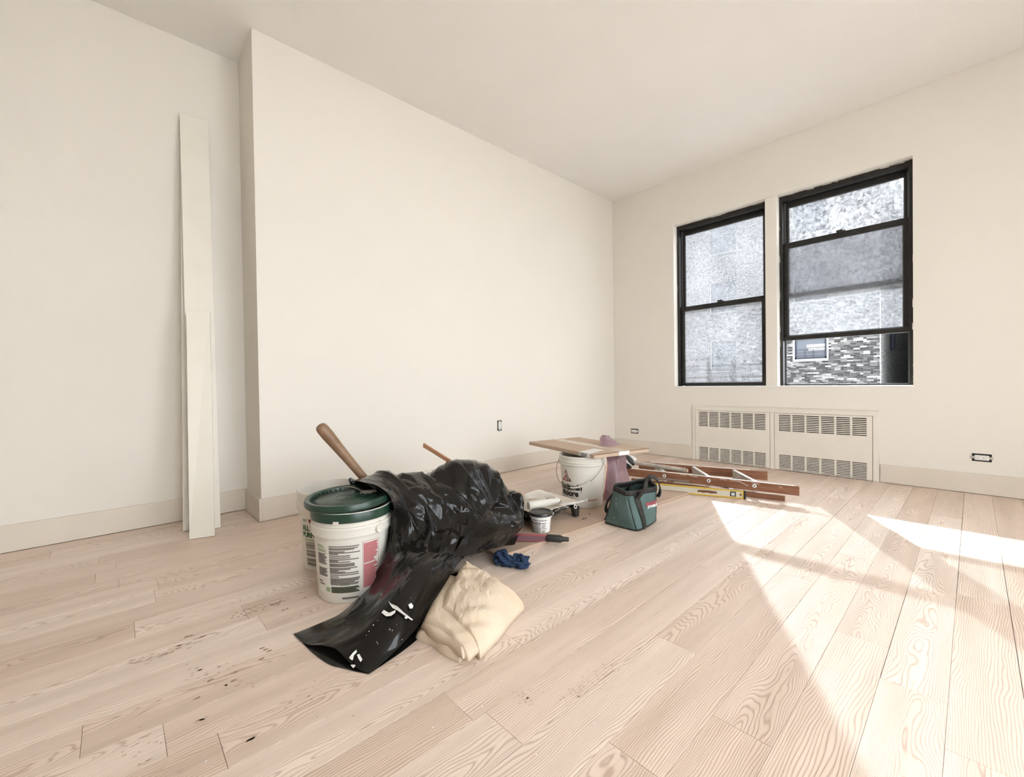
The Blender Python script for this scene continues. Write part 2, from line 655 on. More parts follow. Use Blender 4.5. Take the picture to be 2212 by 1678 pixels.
def build_shell():
    T = 0.25
    # left wall: main, return, alcove
    mb = MB()
    mb.box(XC, XW + T, YM, YM + 0.6, -0.02, HC + 0.05)
    mb.box(XB - T, XC, YA, YA + 0.3, -0.02, HC + 0.05)
    struct(mb.build('wall_left', M_wall))
    # window wall
    mb = MB()
    mb.box(XW, XW + T, WY1, YM, -0.02, HC + 0.05)
    mb.box(XW, XW + T, YR - T, WY0, -0.02, HC + 0.05)
    mb.box(XW, XW + T, WY0, WY1, WZ1, HC + 0.05)
    mb.box(XW, XW + T, WY0, WY1, RZ1, WZ0)
    mb.box(XW, XW + T, WY0, RY0, -0.02, RZ1)
    mb.box(XW, XW + T, RY1, WY1, -0.02, RZ1)
    mb.box(XW + 0.16, XW + T, RY0, RY1, -0.02, RZ1)
    struct(mb.build('wall_right', M_wall))
    # wall behind the camera
    struct(MB().box(XB - T, XB, YR - T, YA, -0.02, HC + 0.05).build('wall_back', M_wall))
    # wall to the right of the camera, with two unseen windows added to light the room
    mb = MB()
    zs0, zs1 = 0.20, 2.82
    ops = [(-0.45, 1.00), (1.30, 2.75)]
    mb.box(XB, XW, YR - T, YR, zs1, HC + 0.05)
    mb.box(XB, XW, YR - T, YR, -0.02, zs0)
    xs = [XB] + [a for o in ops for a in o] + [XW]
    for i in range(0, len(xs), 2):
        mb.box(xs[i], xs[i + 1], YR - T, YR, zs0, zs1)
    struct(mb.build('wall_near', M_wall))
    for i, (a, b) in enumerate(ops):
        mb = MB()
        y = YR - 0.12
        for xx in (a + 0.03, (a + b) / 2, b - 0.03):
            mb.box(xx - 0.03, xx + 0.03, y - 0.03, y + 0.03, zs0, zs1)
        for zz in (zs0 + 0.03, 1.55, zs1 - 0.03):
            mb.box(a, b, y - 0.028, y + 0.028, zz - 0.03, zz + 0.03)
        o = mb.build('window_%d' % (i + 3), M_black)
        struct(o)
    struct(MB().box(XB - T, XW + T, YR - T, YA + 0.3, HC, HC + 0.2).build('ceiling', M_ceil))
    # baseboards (3 mm shadow gap above the floor)
    g = 0.003

    def bb(name, *b):
        o = MB().box(*b).build(name, M_trim, bevel=0.002)
        struct(o)
    bb('baseboard_alcove', XB, XC - BBT, YA - BBT, YA, g, BBH)
    bb('baseboard_return', XC - BBT, XC, YM - BBT, YA, g, BBH)
    bb('baseboard_left', XC, XW - BBT, YM - BBT, YM, g, BBH)
    bb('baseboard_right', XW - BBT, XW, 1.992, YM, g, BBH + 0.004)
    bb('baseboard_window', XW - BBT, XW, YR, 0.500, g, BBH + 0.004)
    bb('baseboard_near', XB, XW - BBT, YR, YR + BBT, g, BBH)
    bb('baseboard_back', XB, XB + BBT, YR + BBT, YA - BBT, g, BBH)
    # mullion post between the two windows, sill
    mb = MB().box(XW + 0.004, XW + 0.22, 1.212, 1.307, WZ0, WZ1)
    struct(mb.build('trim_1', M_wall, bevel=0.002))
    mb = MB().box(XW - 0.004, XW + 0.115, WY0, WY1, WZ0 - 0.012, WZ0 + 0.004)
    struct(mb.build('trim_2', M_white, bevel=0.002))


# ------------------------------------------------------------------ windows
def dirty_glass(name, seed, scale, haze0, haze1, clear):
    m = bpy.data.materials.new(name)
    m.use_nodes = True
    nt = m.node_tree
    L = nt.links.new
    for n in list(nt.nodes):
        nt.nodes.remove(n)
    out = nt.nodes.new('ShaderNodeOutputMaterial')
    tr = nt.nodes.new('ShaderNodeBsdfTransparent')
    tr.inputs[0].default_value = (clear, clear, clear * 1.01, 1)
    tl = nt.nodes.new('ShaderNodeBsdfTranslucent')
    gl = nt.nodes.new('ShaderNodeBsdfGlossy')
    gl.inputs['Roughness'].default_value = 0.05
    gl.inputs[0].default_value = (0.04, 0.04, 0.04, 1)
    tc = nt.nodes.new('ShaderNodeTexCoord')
    mp = nt.nodes.new('ShaderNodeMapping')
    mp.inputs['Location'].default_value = (seed, seed * 2.3, seed * 0.7)
    L(tc.outputs['Object'], mp.inputs[0])
    n = nt.nodes.new('ShaderNodeTexNoise')
    n.inputs['Scale'].default_value = scale
    n.inputs['Detail'].default_value = 5
    n.inputs['Roughness'].default_value = 0.6
    n.inputs['Distortion'].default_value = 0.8
    L(mp.outputs[0], n.inputs['Vector'])
    n2 = nt.nodes.new('ShaderNodeTexNoise')
    n2.inputs['Scale'].default_value = 3.0
    n2.inputs['Detail'].default_value = 2
    L(mp.outputs[0], n2.inputs['Vector'])
    mm = nt.nodes.new('ShaderNodeMath')
    mm.operation = 'MULTIPLY_ADD'
    mm.inputs[1].default_value = 0.25
    L(n2.outputs['Fac'], mm.inputs[0])
    m3 = nt.nodes.new('ShaderNodeMath')
    m3.operation = 'MULTIPLY'
    m3.inputs[1].default_value = 0.9
    L(n.outputs['Fac'], m3.inputs[0])
    L(m3.outputs[0], mm.inputs[2])
    rp = nt.nodes.new('ShaderNodeValToRGB')
    rp.color_ramp.elements[0].position = 0.42
    rp.color_ramp.elements[1].position = 0.72
    rp.color_ramp.elements[0].color = (haze0 * .97, haze0 * .99, haze0 * 1.03, 1)
    rp.color_ramp.elements[1].color = (haze1 * .98, haze1 * .99, haze1 * 1.02, 1)
    L(mm.outputs[0], rp.inputs[0])
    L(rp.outputs[0], tl.inputs[0])
    a = nt.nodes.new('ShaderNodeAddShader')
    L(tr.outputs[0], a.inputs[0])
    L(tl.outputs[0], a.inputs[1])
    a2 = nt.nodes.new('ShaderNodeAddShader')
    L(a.outputs[0], a2.inputs[0])
    L(gl.outputs[0], a2.inputs[1])
    L(a2.outputs[0], out.inputs[0])
    return m


def build_windows():
    G1 = dirty_glass('dusty_glass', 1.3, 60, 0.036, 0.112, 0.50)
    G2 = dirty_glass('wet_dusty_glass', 4.1, 36, 0.020, 0.130, 0.50)
    G3 = dirty_glass('hazy_glass', 7.7, 55, 0.052, 0.130, 0.50)
    M_al = mat('track_grey', (0.10, 0.10, 0.105), 0.4)
    M_pt = mat('paint_smear', (0.75, 0.73, 0.70), 0.6)

    def sash(parent, name, x0, x1, ya, yb, za, zb, stile, bot, top, glass, lip=False):
        mb = MB()
        mb.box(x0, x1, ya, ya + stile, za, zb)
        mb.box(x0, x1, yb - stile, yb, za, zb)
        mb.box(x0, x1, ya + stile, yb - stile, za, za + bot)
        mb.box(x0, x1, ya + stile, yb - stile, zb - top, zb)
        if lip:
            mb.box(x0 - 0.014, x0, ya - 0.002, yb + 0.002, za, za + bot * 0.9)
        s = mb.build(name, M_black, parent, bevel=0.003)
        xm = (x0 + x1) / 2
        p = MB().box(xm - 0.002, xm + 0.002, ya + stile - 0.004, yb - stile + 0.004, za + bot - 0.004, zb - top + 0.004).build('pane', glass, s)
        # putty / gasket line around the pane
        mb = MB()
        g = 0.006
        xg = xm - 0.006
        mb.box(xg, xg + 0.003, ya + stile, ya + stile + g, za + bot, zb - top)
        mb.box(xg, xg + 0.003, yb - stile - g, yb - stile, za + bot, zb - top)
        mb.box(xg, xg + 0.003, ya + stile, yb - stile, za + bot, za + bot + g)
        mb.box(xg, xg + 0.003, ya + stile, yb - stile, zb - top - g, zb - top)
        mb.build('glazing_bead', M_al, s)
        return s

    def window(name, ya, yb, lower, upper, gl, gu):
        w_ = bpy.data.objects.new(name, None)
        link(w_)
        struct(w_)
        xf0, xf1 = XW + 0.078, XW + 0.19
        j = 0.024
        zb, zt = WZ0 + 0.006, WZ1 - 0.002
        mb = MB()
        mb.box(xf0, xf1, ya, ya + j, zb, zt)
        mb.box(xf0, xf1, yb - j, yb, zb, zt)
        mb.box(xf0, xf1, ya + j, yb - j, zt - 0.045, zt)
        mb.box(xf0 + 0.05, xf1, ya + j, yb - j, zb, zb + 0.012)
        # ragged inner stop
        rr = random.Random(len(name) * 7 + int(ya * 10))
        mb.build('frame', M_black, w_, bevel=0.003)
        mb = MB()
        mb.box(xf0 + 0.062, xf0 + 0.066, ya + j, ya + j + 0.012, zb, zt - 0.045)
        mb.box(xf0 + 0.062, xf0 + 0.066, yb - j - 0.012, yb - j, zb, zt - 0.045)
        mb.build('track', M_al, w_)
        # smears of wall paint along the frame edge
        mb = MB()
        for i in range(26):
            side = rr.choice('LRT')
            ln = rr.uniform(0.01, 0.07)
            wd = rr.uniform(0.002, 0.007)
            x = xf0 - 0.0015
            if side == 'T':
                y = rr.uniform(ya, yb - ln)
                z = zt - 0.001 - wd
                P = [(x, y, z), (x, y + ln, z + 0.002), (x, y + ln, zt), (x, y, zt)]
            else:
                z = rr.uniform(zb, zt - ln)
                y = (yb - wd) if side == 'L' else ya
                y2 = yb if side == 'L' else ya + wd
                P = [(x, y, z), (x, y2, z), (x, y2, z + ln), (x, (y + y2) / 2, z + ln)]
            mb.add(P, [(0, 1, 2, 3)])
        mb.build('paint_smears', M_pt, w_)
        s1 = sash(w_, 'upper_sash', xf0 + 0.068, xf0 + 0.100, ya + j, yb - j, upper[0], upper[1], 0.030, 0.042, 0.045, gu)
        s2 = sash(w_, 'lower_sash', xf0 + 0.028, xf0 + 0.060, ya + j, yb - j, lower[0], lower[1], 0.034, lower[2], 0.046, gl, lip=lower[0] > 1.0)
        ym = (ya + yb) / 2
        mb = MB()
        mb.box(xf0 + 0.03, xf0 + 0.058, ym - 0.03, ym + 0.03, lower[1], lower[1] + 0.008)
        mb.tube([(xf0 + 0.044, ym, lower[1] + 0.008), (xf0 + 0.044, ym, lower[1] + 0.022)], 0.010, 8)
        mb.box(xf0 + 0.036, xf0 + 0.052, ym - 0.004, ym + 0.034, lower[1] + 0.012, lower[1] + 0.02)
        mb.build('sash_lock', M_black, s2)
        return w_

    window('window_1', 1.309, WY1 - 0.002, (0.768, 1.622, 0.028), (1.580, 2.446), G1, G1)
    window('window_2', WY0 + 0.004, 1.210, (1.176, 2.066, 0.042), (1.565, 2.446), G3, G2)
    # guard rail outside the left window
    t = thing('window_guard', 'thin dark metal guard rail outside the left window', 'guard rail', (XW + 0.235, 1.75, WZ0 - 0.05))
    Mg = mat('guard_metal', (0.04, 0.04, 0.04), 0.5)
    for y in (1.930 - 1.75, 1.690 - 1.75):
        MB().box(-0.012, 0.012, y - 0.012, y + 0.012, -0.1, 0.39).build('post', Mg, t)
    for z in (0.085, 0.215, 0.335):
        MB().box(-0.004, 0.004, -0.46, 0.46, z, z + 0.010).build('rail', Mg, t)
        MB().box(0.012, 0.018, -0.46, 0.46, z + 0.016, z + 0.022).build('rail', Mg, t)


# ------------------------------------------------------------------ radiator cover
def build_radiator():
    M_rad = mat('radiator_enamel', (0.82, 0.765, 0.68), 0.45, spec=0.4, nscale=6, bump=0.05, bscale=150)
    t = thing('radiator_cover', 'cream recessed radiator cover with slotted grilles below the windows', 'radiator', (XW, (RY0 + RY1) / 2, 0))
    yc = (RY0 + RY1) / 2

    def B(mb, ya, yb, za, zb, xa, xb):
        mb.box(xa, xb, ya - yc, yb - yc, za, zb)
    mb = MB()
    B(mb, 0.505, 0.543, 0.0, 0.520, -0.014, 0.0)
    B(mb, 1.968, 1.992, 0.0, 0.520, -0.014, 0.0)
    B(mb, 0.505, 1.992, 0.520, 0.563, -0.014, 0.0)
    B(mb, 1.240, 1.272, 0.0, 0.520, -0.014, 0.0)
    mb.build('surround', M_rad, t, bevel=0.002)
    mb = MB()
    B(mb, 0.50, 1.997, 0.563, 0.570, -0.020, 0.0)
    mb.build('top_lip', M_rad, t, bevel=0.001)
    mb = MB()
    B(mb, RY0 + 0.005, RY1 - 0.005, 0.0, RZ1 - 0.005, 0.10, 0.12)
    mb.build('inner_back', M_dark, t)
    mb = MB()
    for k in range(15):
        y = 0.62 + k * 0.09
        B(mb, y, y + 0.045, 0.06, 0.44, 0.06, 0.085)
    mb.build('radiator_sections', mat('radiator_iron', (0.06, 0.055, 0.05), 0.6), t)

    for (ya, yb) in ((0.546, 1.237), (1.275, 1.965)):
        mb = MB()
        xa, xb = -0.010, -0.002
        m_ = 0.036
        g0, g1 = ya + m_, yb - m_
        rows = [(0.500, 0.348), (0.137, -0.002 + 0.006)]
        zt, zm0, zm1, zb_ = 0.517, 0.349, 0.139, 0.003
        B(mb, ya, yb, 0.501, zt, xa, xb)
        B(mb, ya, yb, zm1, zm0, xa, xb)
        B(mb, ya, g0, zb_, zm1, xa, xb)
        B(mb, g1, yb, zb_, zm1, xa, xb)
        B(mb, ya, g0, zm0, 0.501, xa, xb)
        B(mb, g1, yb, zm0, 0.501, xa, xb)
        p = mb.build('panel', M_rad, t, bevel=0.001)
        for nm, z1, z0 in (('upper_grille', 0.501, 0.349), ('lower_grille', 0.139, 0.006)):
            mb = MB()
            n = 6
            gw = (g1 - g0)
            bar = 0.0135
            cell = (gw + bar) / n
            for i in range(1, n):
                y = g0 + i * cell - bar
                B(mb, y, y + bar, z0, z1, xa, xb)
            pitch = (z1 - z0) / 10.0
            for i in range(n):
                a = g0 + i * cell
                b = a + cell - bar
                for s in range(10):
                    z = z0 + s * pitch
                    mb.hexa([(xa, a - yc, z), (xb, a - yc, z - 0.0), (xb, b - yc, z), (xa, b - yc, z),
                             (xa, a - yc, z + pitch * 0.50), (xb, a - yc, z + pitch * 0.50), (xb, b - yc, z + pitch * 0.50), (xa, b - yc, z + pitch * 0.50)])
            mb.build(nm, M_rad, p)


# ------------------------------------------------------------------ outlets
def build_outlets():
    M_o = mat('outlet_plastic', (0.82, 0.80, 0.77), 0.35)
    M_m = mat('outlet_strap', (0.55, 0.54, 0.52), 0.35, metal=0.8)

    def outlet(label, loc, rot):
        """local: X right, Z up along wall, Y out of the wall is -Y"""
        t = thing('wall_outlet', label, 'outlet', loc, 0, 'uncovered outlets in the walls')
        t.rotation_euler = rot
        MB().box(-0.027, 0.027, -0.0012, 0.0, -0.047, 0.047).build('box_opening', M_dark, t)
        MB().box(-0.009, 0.009, -0.004, -0.001, 0.034, 0.054).build('mounting_tab', M_m, t)
        MB().box(-0.009, 0.009, -0.004, -0.001, -0.054, -0.034).build('mounting_tab', M_m, t)
        r_ = MB().box(-0.0170, 0.0170, -0.011, -0.001, -0.0345, 0.0345).build('receptacle', M_o, t, bevel=0.002)
        mb = MB()
        for z in (0.018, -0.018):
            for x in (-0.006, 0.006):
                mb.box(x - 0.001, x + 0.001, -0.0116, -0.0108, z - 0.004, z + 0.004)
            mb.box(-0.0025, 0.0025, -0.0116, -0.0108, z - 0.012, z - 0.008)
        mb.build('slots', M_dark, r_)
        MB().box(-0.034, 0.034, -0.0006, 0.0, -0.058, 0.058).build('wall_patch', M_wall, t)

    outlet('upright white outlet without cover plate in the long left wall', (2.575, YM, 0.436), (0, 0, 0))
    outlet('sideways white outlet in the window wall near the corner', (XW, 2.68, 0.245), (0, PI / 2, PI / 2 * -1))
    outlet('sideways white outlet in the window wall right of the radiator cover', (XW, -0.040, 0.256), (0, PI / 2, -PI / 2))


# ------------------------------------------------------------------ leaning boards
def build_boards():
    M_b = mat('primed_board', (0.82, 0.77, 0.68), 0.5, nscale=5, col2=(0.79, 0.735, 0.64), lo=0.45, hi=0.75)

    def board(label, bl, br, tl, tr, th):
        bl, br, tl, tr = map(Vector, (bl, br, tl, tr))
        t = thing('trim_board', label, 'board', bl, 0, 'white trim boards leaning in the recess')
        n = (br - bl).cross(tl - bl).normalized()
        if n.y > 0:
            n = -n
        n = -n                              # towards the wall
        P = [bl, br, br + n * th, bl + n * th, tl, tr, tr + n * th, tl + n * th]
        P = [tuple(p - bl) for p in P]
        mb = MB().hexa(P)
        mb.build('face_board', M_b, t, bevel=0.0015)
        # end grain
        return t

    ytop = YA
    b1 = fl((395, 1149))
    b1r = fl((466, 1137))
    board('hindmost of the three white trim boards leaning in the recess', (b1[0], b1[1], 0.002), (b1[0] + 0.145, b1[1] - 0.012, 0.002),
          (0.322, ytop - 0.017, 2.490), (0.474, ytop - 0.017, 2.500), 0.014)
    b2 = fl((477, 1139.5))
    board('tall white trim board leaning between the hindmost and the short board', (b2[0] - 0.142, b2[1] + 0.012, 0.002), (b2[0], b2[1], 0.002),
          (0.318, ytop - 0.036, 2.498), (0.462, ytop - 0.036, 2.508), 0.014)
    b3 = fl((409, 1166))
    b3r = fl((464, 1158))
    # short board leans on the tall one
    board('short white trim board leaning in front of the taller boards', (b3[0], b3[1], 0.002), (b3r[0], b3r[1], 0.002),
          tuple(at((402, 672), 2.470)), tuple(at((453.5, 673.5), 2.534)), 0.014)


# ------------------------------------------------------------------ pails
def cone_pt(c, R0, R1, H, th0, th, z, off=0.0006):
    r = R0 + (R1 - R0) * z / H + off
    a = th0 + th
    return (r * math.cos(a), r * math.sin(a), z)


def make_pail(name, label, c, H, R0, R1, collar, th_bail, M_p, open_top=True, group='large white plastic pails', bail_drop=None, bail_up=None):
    t = thing(name, label, 'pail', c, 0, group)
    zc0, zc1 = collar
    rb = lambda z: R0 + (R1 - R0) * z / H
    prof = [(0.0, 0.004), (R0 - 0.012, 0.004), (R0 - 0.010, 0.0), (R0 - 0.003, 0.001), (R0, 0.006), (rb(zc0), zc0 - 0.001)]
    prof += [(rb(zc0) + 0.008, zc0), (rb(zc0) + 0.0095, zc0 + 0.004), (rb(zc1) + 0.0075, zc0 + 0.008),
             (rb(zc1) + 0.0065, (zc0 + zc1) / 2), (rb(zc1) + 0.0085, zc1 - 0.008), (rb(zc1) + 0.0095, zc1 - 0.003), (rb(zc1) + 0.008, zc1), (rb(zc1) + 0.001, zc1 + 0.001)]
    prof += [(rb(H) + 0.0, H - 0.012), (rb(H) + 0.004, H - 0.010), (rb(H) + 0.005, H - 0.004), (rb(H) + 0.003, H), (rb(H) - 0.003, H), (rb(H) - 0.004, H - 0.006)]
    prof += [(rb(H * 0.6) - 0.004, H * 0.6), (rb(0.02) - 0.004, 0.010), (0.0, 0.010)]
    body = MB().lathe(prof, 56).build('body', M_p, t, auto=50)
    return t, body


def strip_patch(mb, P, th_a, th_b, z_a, z_b, off=0.0007, nseg=None):
    n = nseg or max(2, int(abs(th_b - th_a) / math.radians(5)) + 1)
    V = []
    for i in range(n + 1):
        th = th_a + (th_b - th_a) * i / n
        V.append(P(th, z_a, off))
        V.append(P(th, z_b, off))
    mb.add(V, [(2 * i, 2 * i + 2, 2 * i + 3, 2 * i + 1) for i in range(n)])


def wrap_text(mb, P, rad, th_left, z0, body, size, bold=0.0, shear=0.0, off=0.0009, space=1.0, dirn=1):
    V, Fc = text_mesh(body, size, bold, shear, space)
    mb.add([P(th_left + dirn * v[0] / rad, z0 + v[1], off) for v in V], Fc)
    return max(v[0] for v in V)


def build_pails():
    M_p = mat('pail_white', (0.74, 0.70, 0.63), 0.38, nscale=7, col2=(0.70, 0.66, 0.585), spec=0.45)
    M_grey = mat('print_grey', (0.10, 0.085, 0.075), 0.5, nscale=500, col2=(0.22, 0.19, 0.17), ndetail=0)
    M_red = mat('print_rose', (0.45, 0.13, 0.14), 0.5, nscale=400, col2=(0.52, 0.20, 0.20), ndetail=0)
    M_redl = mat('print_dark_red', (0.20, 0.02, 0.02), 0.5)
    M_lab = mat('label_cream', (0.72, 0.69, 0.62), 0.4)
    M_gr = mat('print_green', (0.02, 0.09, 0.025), 0.5)
    M_gr2 = mat('print_green_pale', (0.28, 0.36, 0.19), 0.5)
    M_blk = mat('print_black', (0.015, 0.014, 0.016), 0.5)
    M_lid = mat('lid_green', (0.010, 0.036, 0.021), 0.32, nscale=10, col2=(0.014, 0.045, 0.028))
    M_wire = mat('wire_steel', (0.5, 0.48, 0.45), 0.3, metal=0.9)
    M_mud = mat('joint_compound', (0.80, 0.73, 0.66), 0.7, bump=0.4, bscale=60)
    rnd = random.Random(5)

    # ---- front pail with green lid
    c = (0.695, 1.712, 0.0)
    H, R0, R1 = 0.345, 0.130, 0.1475
    t, body = make_pail('lidded_pail', 'white plastic pail with a loose dark green lid beside the black bag', c, H, R0, R1, (0.250, 0.290), 0, M_p)
    thc = math.atan2(-c[1], -c[0])          # towards the camera; + angle = to the right in the picture
    P = lambda th, z, off: cone_pt(c, R0, R1, H, thc, th, z, off)
    D = math.radians
    mb = MB()
    strip_patch(mb, P, D(-66), D(43), 0.040, 0.232, 0.0003)
    mb.build('label', M_lab, body)
    mg = MB()
    z = 0.222
    while z > 0.075:
        blk = rnd.random()
        hgt = 0.0042
        full = D(-37)
        end = D(rnd.choice([-22, -12, -4, 2, 6, 9, 10, 8, 7]))
        strip_patch(mg, P, full, end, z - hgt, z)
        z -= hgt + (0.0004 if rnd.random() < 0.62 else 0.0030)
    z = 0.190
    while z > 0.105:
        if not (0.150 > z > 0.138):
            strip_patch(mg, P, D(-62), D(rnd.choice([-46, -44, -42, -43])), z - 0.0042, z)
        z -= 0.0046
    strip_patch(mg, P, D(-64), D(-54), 0.078, 0.084)
    strip_patch(mg, P, D(-62), D(-50), 0.068, 0.074)
    strip_patch(mg, P, D(-18), D(8), 0.018, 0.025)
    mg.build('fine_print', M_grey, body)
    mr = MB()
    z = 0.222
    while z > 0.052:
        e = D(rnd.choice([38, 39, 40, 36, 33, 40]))
        strip_patch(mr, P, D(15.5), e, z - 0.0046, z, 0.0008)
        z -= 0.0048 if abs(z - 0.150) > 0.004 else 0.009
    for a in (14.0, 41.5):
        strip_patch(mr, P, D(a), D(a + 0.6), 0.048, 0.228, 0.0008)
    strip_patch(mr, P, D(14), D(42), 0.227, 0.2285, 0.0008)
    mr.build('rose_print', M_red, body)
    mb = MB()
    for z, e in ((0.222, -50), (0.216, -46), (0.206, -44), (0.200, -43)):
        strip_patch(mb, P, D(-63), D(e), z - 0.004, z, 0.0008)
    strip_patch(mb, P, D(-46), D(-38), 0.045, 0.062, 0.0008)
    strip_patch(mb, P, D(-20), D(-6), 0.070, 0.085, 0.0005)
    mb.build('pale_green_print', M_gr2, body)
    mb = MB()
    z = 0.066
    while z > 0.045:
        strip_patch(mb, P, D(-36), D(rnd.choice([4, 7, -8, 9])), z - 0.0045, z, 0.0009)
        z -= 0.0048
    mb.build('dark_green_print', mat('print_olive', (0.05, 0.055, 0.03), 0.5), body)
    # handle ears + wire bail
    tb = D(38)
    pv = []
    for s in (0, PI):
        a = thc + tb + s
        r = R0 + (R1 - R0) * 0.262 / H + 0.010
        px, py = r * math.cos(a), r * math.sin(a)
        mb = MB()
        mb.tube([((r - 0.004) * math.cos(a), (r - 0.004) * math.sin(a), 0.268), ((r + 0.010) * math.cos(a), (r + 0.010) * math.sin(a), 0.268)], 0.016, 14)
        mb.build('ear', M_p, t, bevel=0.002)
        pv.append(Vector(((r + 0.010) * math.cos(a), (r + 0.010) * math.sin(a), 0.268)))
    pts = []
    ax = (pv[1] - pv[0])
    mid = (pv[0] + pv[1]) / 2
    updir = Vector((0.55, 0.62, 0.0)).normalized()
    for i in range(25):
        k = PI * i / 24
        s = math.sin(k)
        p_ = mid - ax.normalized() * (ax.length / 2 * math.cos(k)) + (Vector((0, 0, 1)) * 0.76 + Vector((math.cos(thc), math.sin(thc), 0)) * -0.62).normalized() * (0.155 * s ** 0.9)
        pts.append(p_)
    MB().tube(pts, 0.0022, 6).build('bail_handle', M_wire, t, smooth=True)
    # lower lid ring left on the pail, with a torn notch
    mb = MB()
    prof = [(R1 + 0.004, 0.309), (R1 + 0.0065, 0.309), (R1 + 0.0078, 0.338), (R1 + 0.0055, 0.343), (R1 - 0.004, 0.343), (R1 - 0.002, 0.335), (R1 + 0.004, 0.309)]
    mb.lathe(prof, 64)
    ring = mb.build('lid_skirt', M_lid, t, auto=50)
    mb = MB()
    Pn = lambda th, z, off: ((R1 + 0.0072 + off) * math.cos(thc + th), (R1 + 0.0072 + off) * math.sin(thc + th), z)
    V = []
    strip_patch(mb, Pn, D(-26), D(-18), 0.307, 0.318, 0.0008)
    mb.build('torn_notch', M_p, ring)
    # loose lid, tilted and shifted
    lid = bpy.data.objects.new('lid', None)
    link(lid, t)
    mb = MB()
    R = 0.163
    prof = [(0.0, 0.004), (0.045, 0.004), (0.046, 0.0062), (0.048, 0.0062), (0.049, 0.004), (0.030, 0.004)]
    prof = [(0.0, 0.006), (0.012, 0.006), (0.013, 0.0075), (0.015, 0.0075), (0.016, 0.006), (0.028, 0.006), (0.029, 0.0075), (0.031, 0.0075), (0.032, 0.006),
            (0.046, 0.006), (0.047, 0.0075), (0.049, 0.0075), (0.050, 0.006), (0.122, 0.006), (0.126, 0.003), (0.140, 0.003), (0.144, 0.014), (0.150, 0.017), (R - 0.003, 0.017), (R, 0.012), (R + 0.001, -0.004), (R - 0.006, -0.012),
            (R - 0.014, -0.013), (R - 0.016, -0.004), (0.10, -0.002), (0.0, -0.002)]
    mb.lathe(prof, 72)
    o = mb.build('lid_disc', M_lid, t, auto=40)
    off = Vector((-0.66, 0.75, 0)).normalized() * 0.016
    o.location = (off.x * 0.9, off.y * 0.9, 0.364)
    o.rotation_euler = (D(0.8), D(-1.8), 0)
    bpy.data.objects.remove(lid, do_unlink=True)
    mb = MB()
    for k in range(44):
        a = 2 * PI * k / 44
        ca, sa = math.cos(a), math.sin(a)
        n_ = Vector((-sa, ca, 0)) * 0.0017
        a0 = Vector((ca * 0.118, sa * 0.118, 0.0060))
        a1 = Vector((ca * 0.1425, sa * 0.1425, 0.0125))
        mb.add([a0 - n_, a0 + n_, a1 + n_, a1 - n_, a1 - Vector((0, 0, 0.009)) + n_, a1 - Vector((0, 0, 0.009)) - n_], [(0, 1, 2, 3), (3, 2, 4, 5), (0, 3, 5), (1, 4, 2)])
    mb.build('lid_ribs', mat('lid_green_edge', (0.006, 0.022, 0.013), 0.4), o)
    # paint blotch on the lid
    mb = MB()
    a0 = thc + D(118)
    cx_, cy_ = 0.093 * math.cos(a0), 0.093 * math.sin(a0)
    V = [(cx_, cy_, 0.0074)]
    n = 36
    for i in range(n):
        a = 2 * PI * i / n
        r = 1 + 0.18 * math.sin(5 * a) + 0.16 * rnd.uniform(-1, 1)
        e1 = Vector((math.cos(thc + PI / 2), math.sin(thc + PI / 2), 0))
        e2 = Vector((math.cos(thc), math.sin(thc), 0))
        p_ = e1 * (0.034 * r * math.cos(a)) + e2 * (0.026 * r * math.sin(a))
        V.append((cx_ + p_.x, cy_ + p_.y, 0.0066))
    mb.add(V, [(0, 1 + i, 1 + (i + 1) % n) for i in range(n)])
    mb.build('dried_compound', M_mud, o)

    # ---- rear open pail
    c = (0.742, 2.046, 0.0)
    H = 0.352
    R0, R1 = 0.130, 0.150
    t, body = make_pail('open_pail', 'open white plastic pail standing behind the green-lidded pail', c, H, R0, R1, (0.268, 0.3), 0, M_p)
    thc = math.atan2(-c[1], -c[0])
    P = lambda th, z, off: cone_pt(c, R0, R1, H, thc, th, z, off)
    mb = MB()
    wrap_text(mb, P, 0.142, D(-64), 0.184, 'ALL', 0.031, 0.0014, space=0.9)
    wrap_text(mb, P, 0.142, D(-64), 0.154, 'PURPOSE', 0.031, 0.0014, space=0.9)
    mb.build('green_lettering', M_gr, body)
    mb = MB()
    strip_patch(mb, P, D(-36), D(-14), 0.222, 0.234)
    V = [P(D(-44) + a / 0.142, 0.228 + b, 0.0008) for a, b in ((-0.010, 0.012), (0.0, 0.004), (0.006, 0.010), (0.012, 0.002), (0.010, -0.012), (0.0, -0.010))]
    mb.add(V, [(0, 1, 5), (1, 2, 3), (1, 3, 4), (1, 4, 5)])
    mb.build('red_emblem', M_redl, body)
    mb = MB()
    for i in range(4):
        strip_patch(mb, P, D(-62 + i * 3.0), D(-60.4 + i * 3.0), 0.222, 0.234)
    z = 0.132
    for k in range(16):
        if k in (5, 10):
            z -= 0.006
        strip_patch(mb, P, D(-57), D(rnd.choice([-24, -30, -20, -12, -34])), z - 0.0040, z)
        z -= 0.0052 if k % 3 else 0.0075
    strip_patch(mb, P, D(-54), D(-42), 0.034, 0.040)
    mb.build('fine_print', M_grey, body)
    mb = MB()
    strip_patch(mb, P, D(-59), D(-33), 0.139, 0.144)
    strip_patch(mb, P, D(-26), D(-6), 0.137, 0.146)
    mb.build('pale_green_print', M_gr2, body)
    mb = MB()
    mb.lathe([(0.0, 0.12), (0.10, 0.118), (0.138, 0.122)], 40)
    mb.build('dried_compound', M_mud, t, smooth=True)

    # ---- painter's pail under the carton
    c = (2.27, 1.772, 0.0)
    H = 0.345
    R0, R1 = 0.130, 0.1485
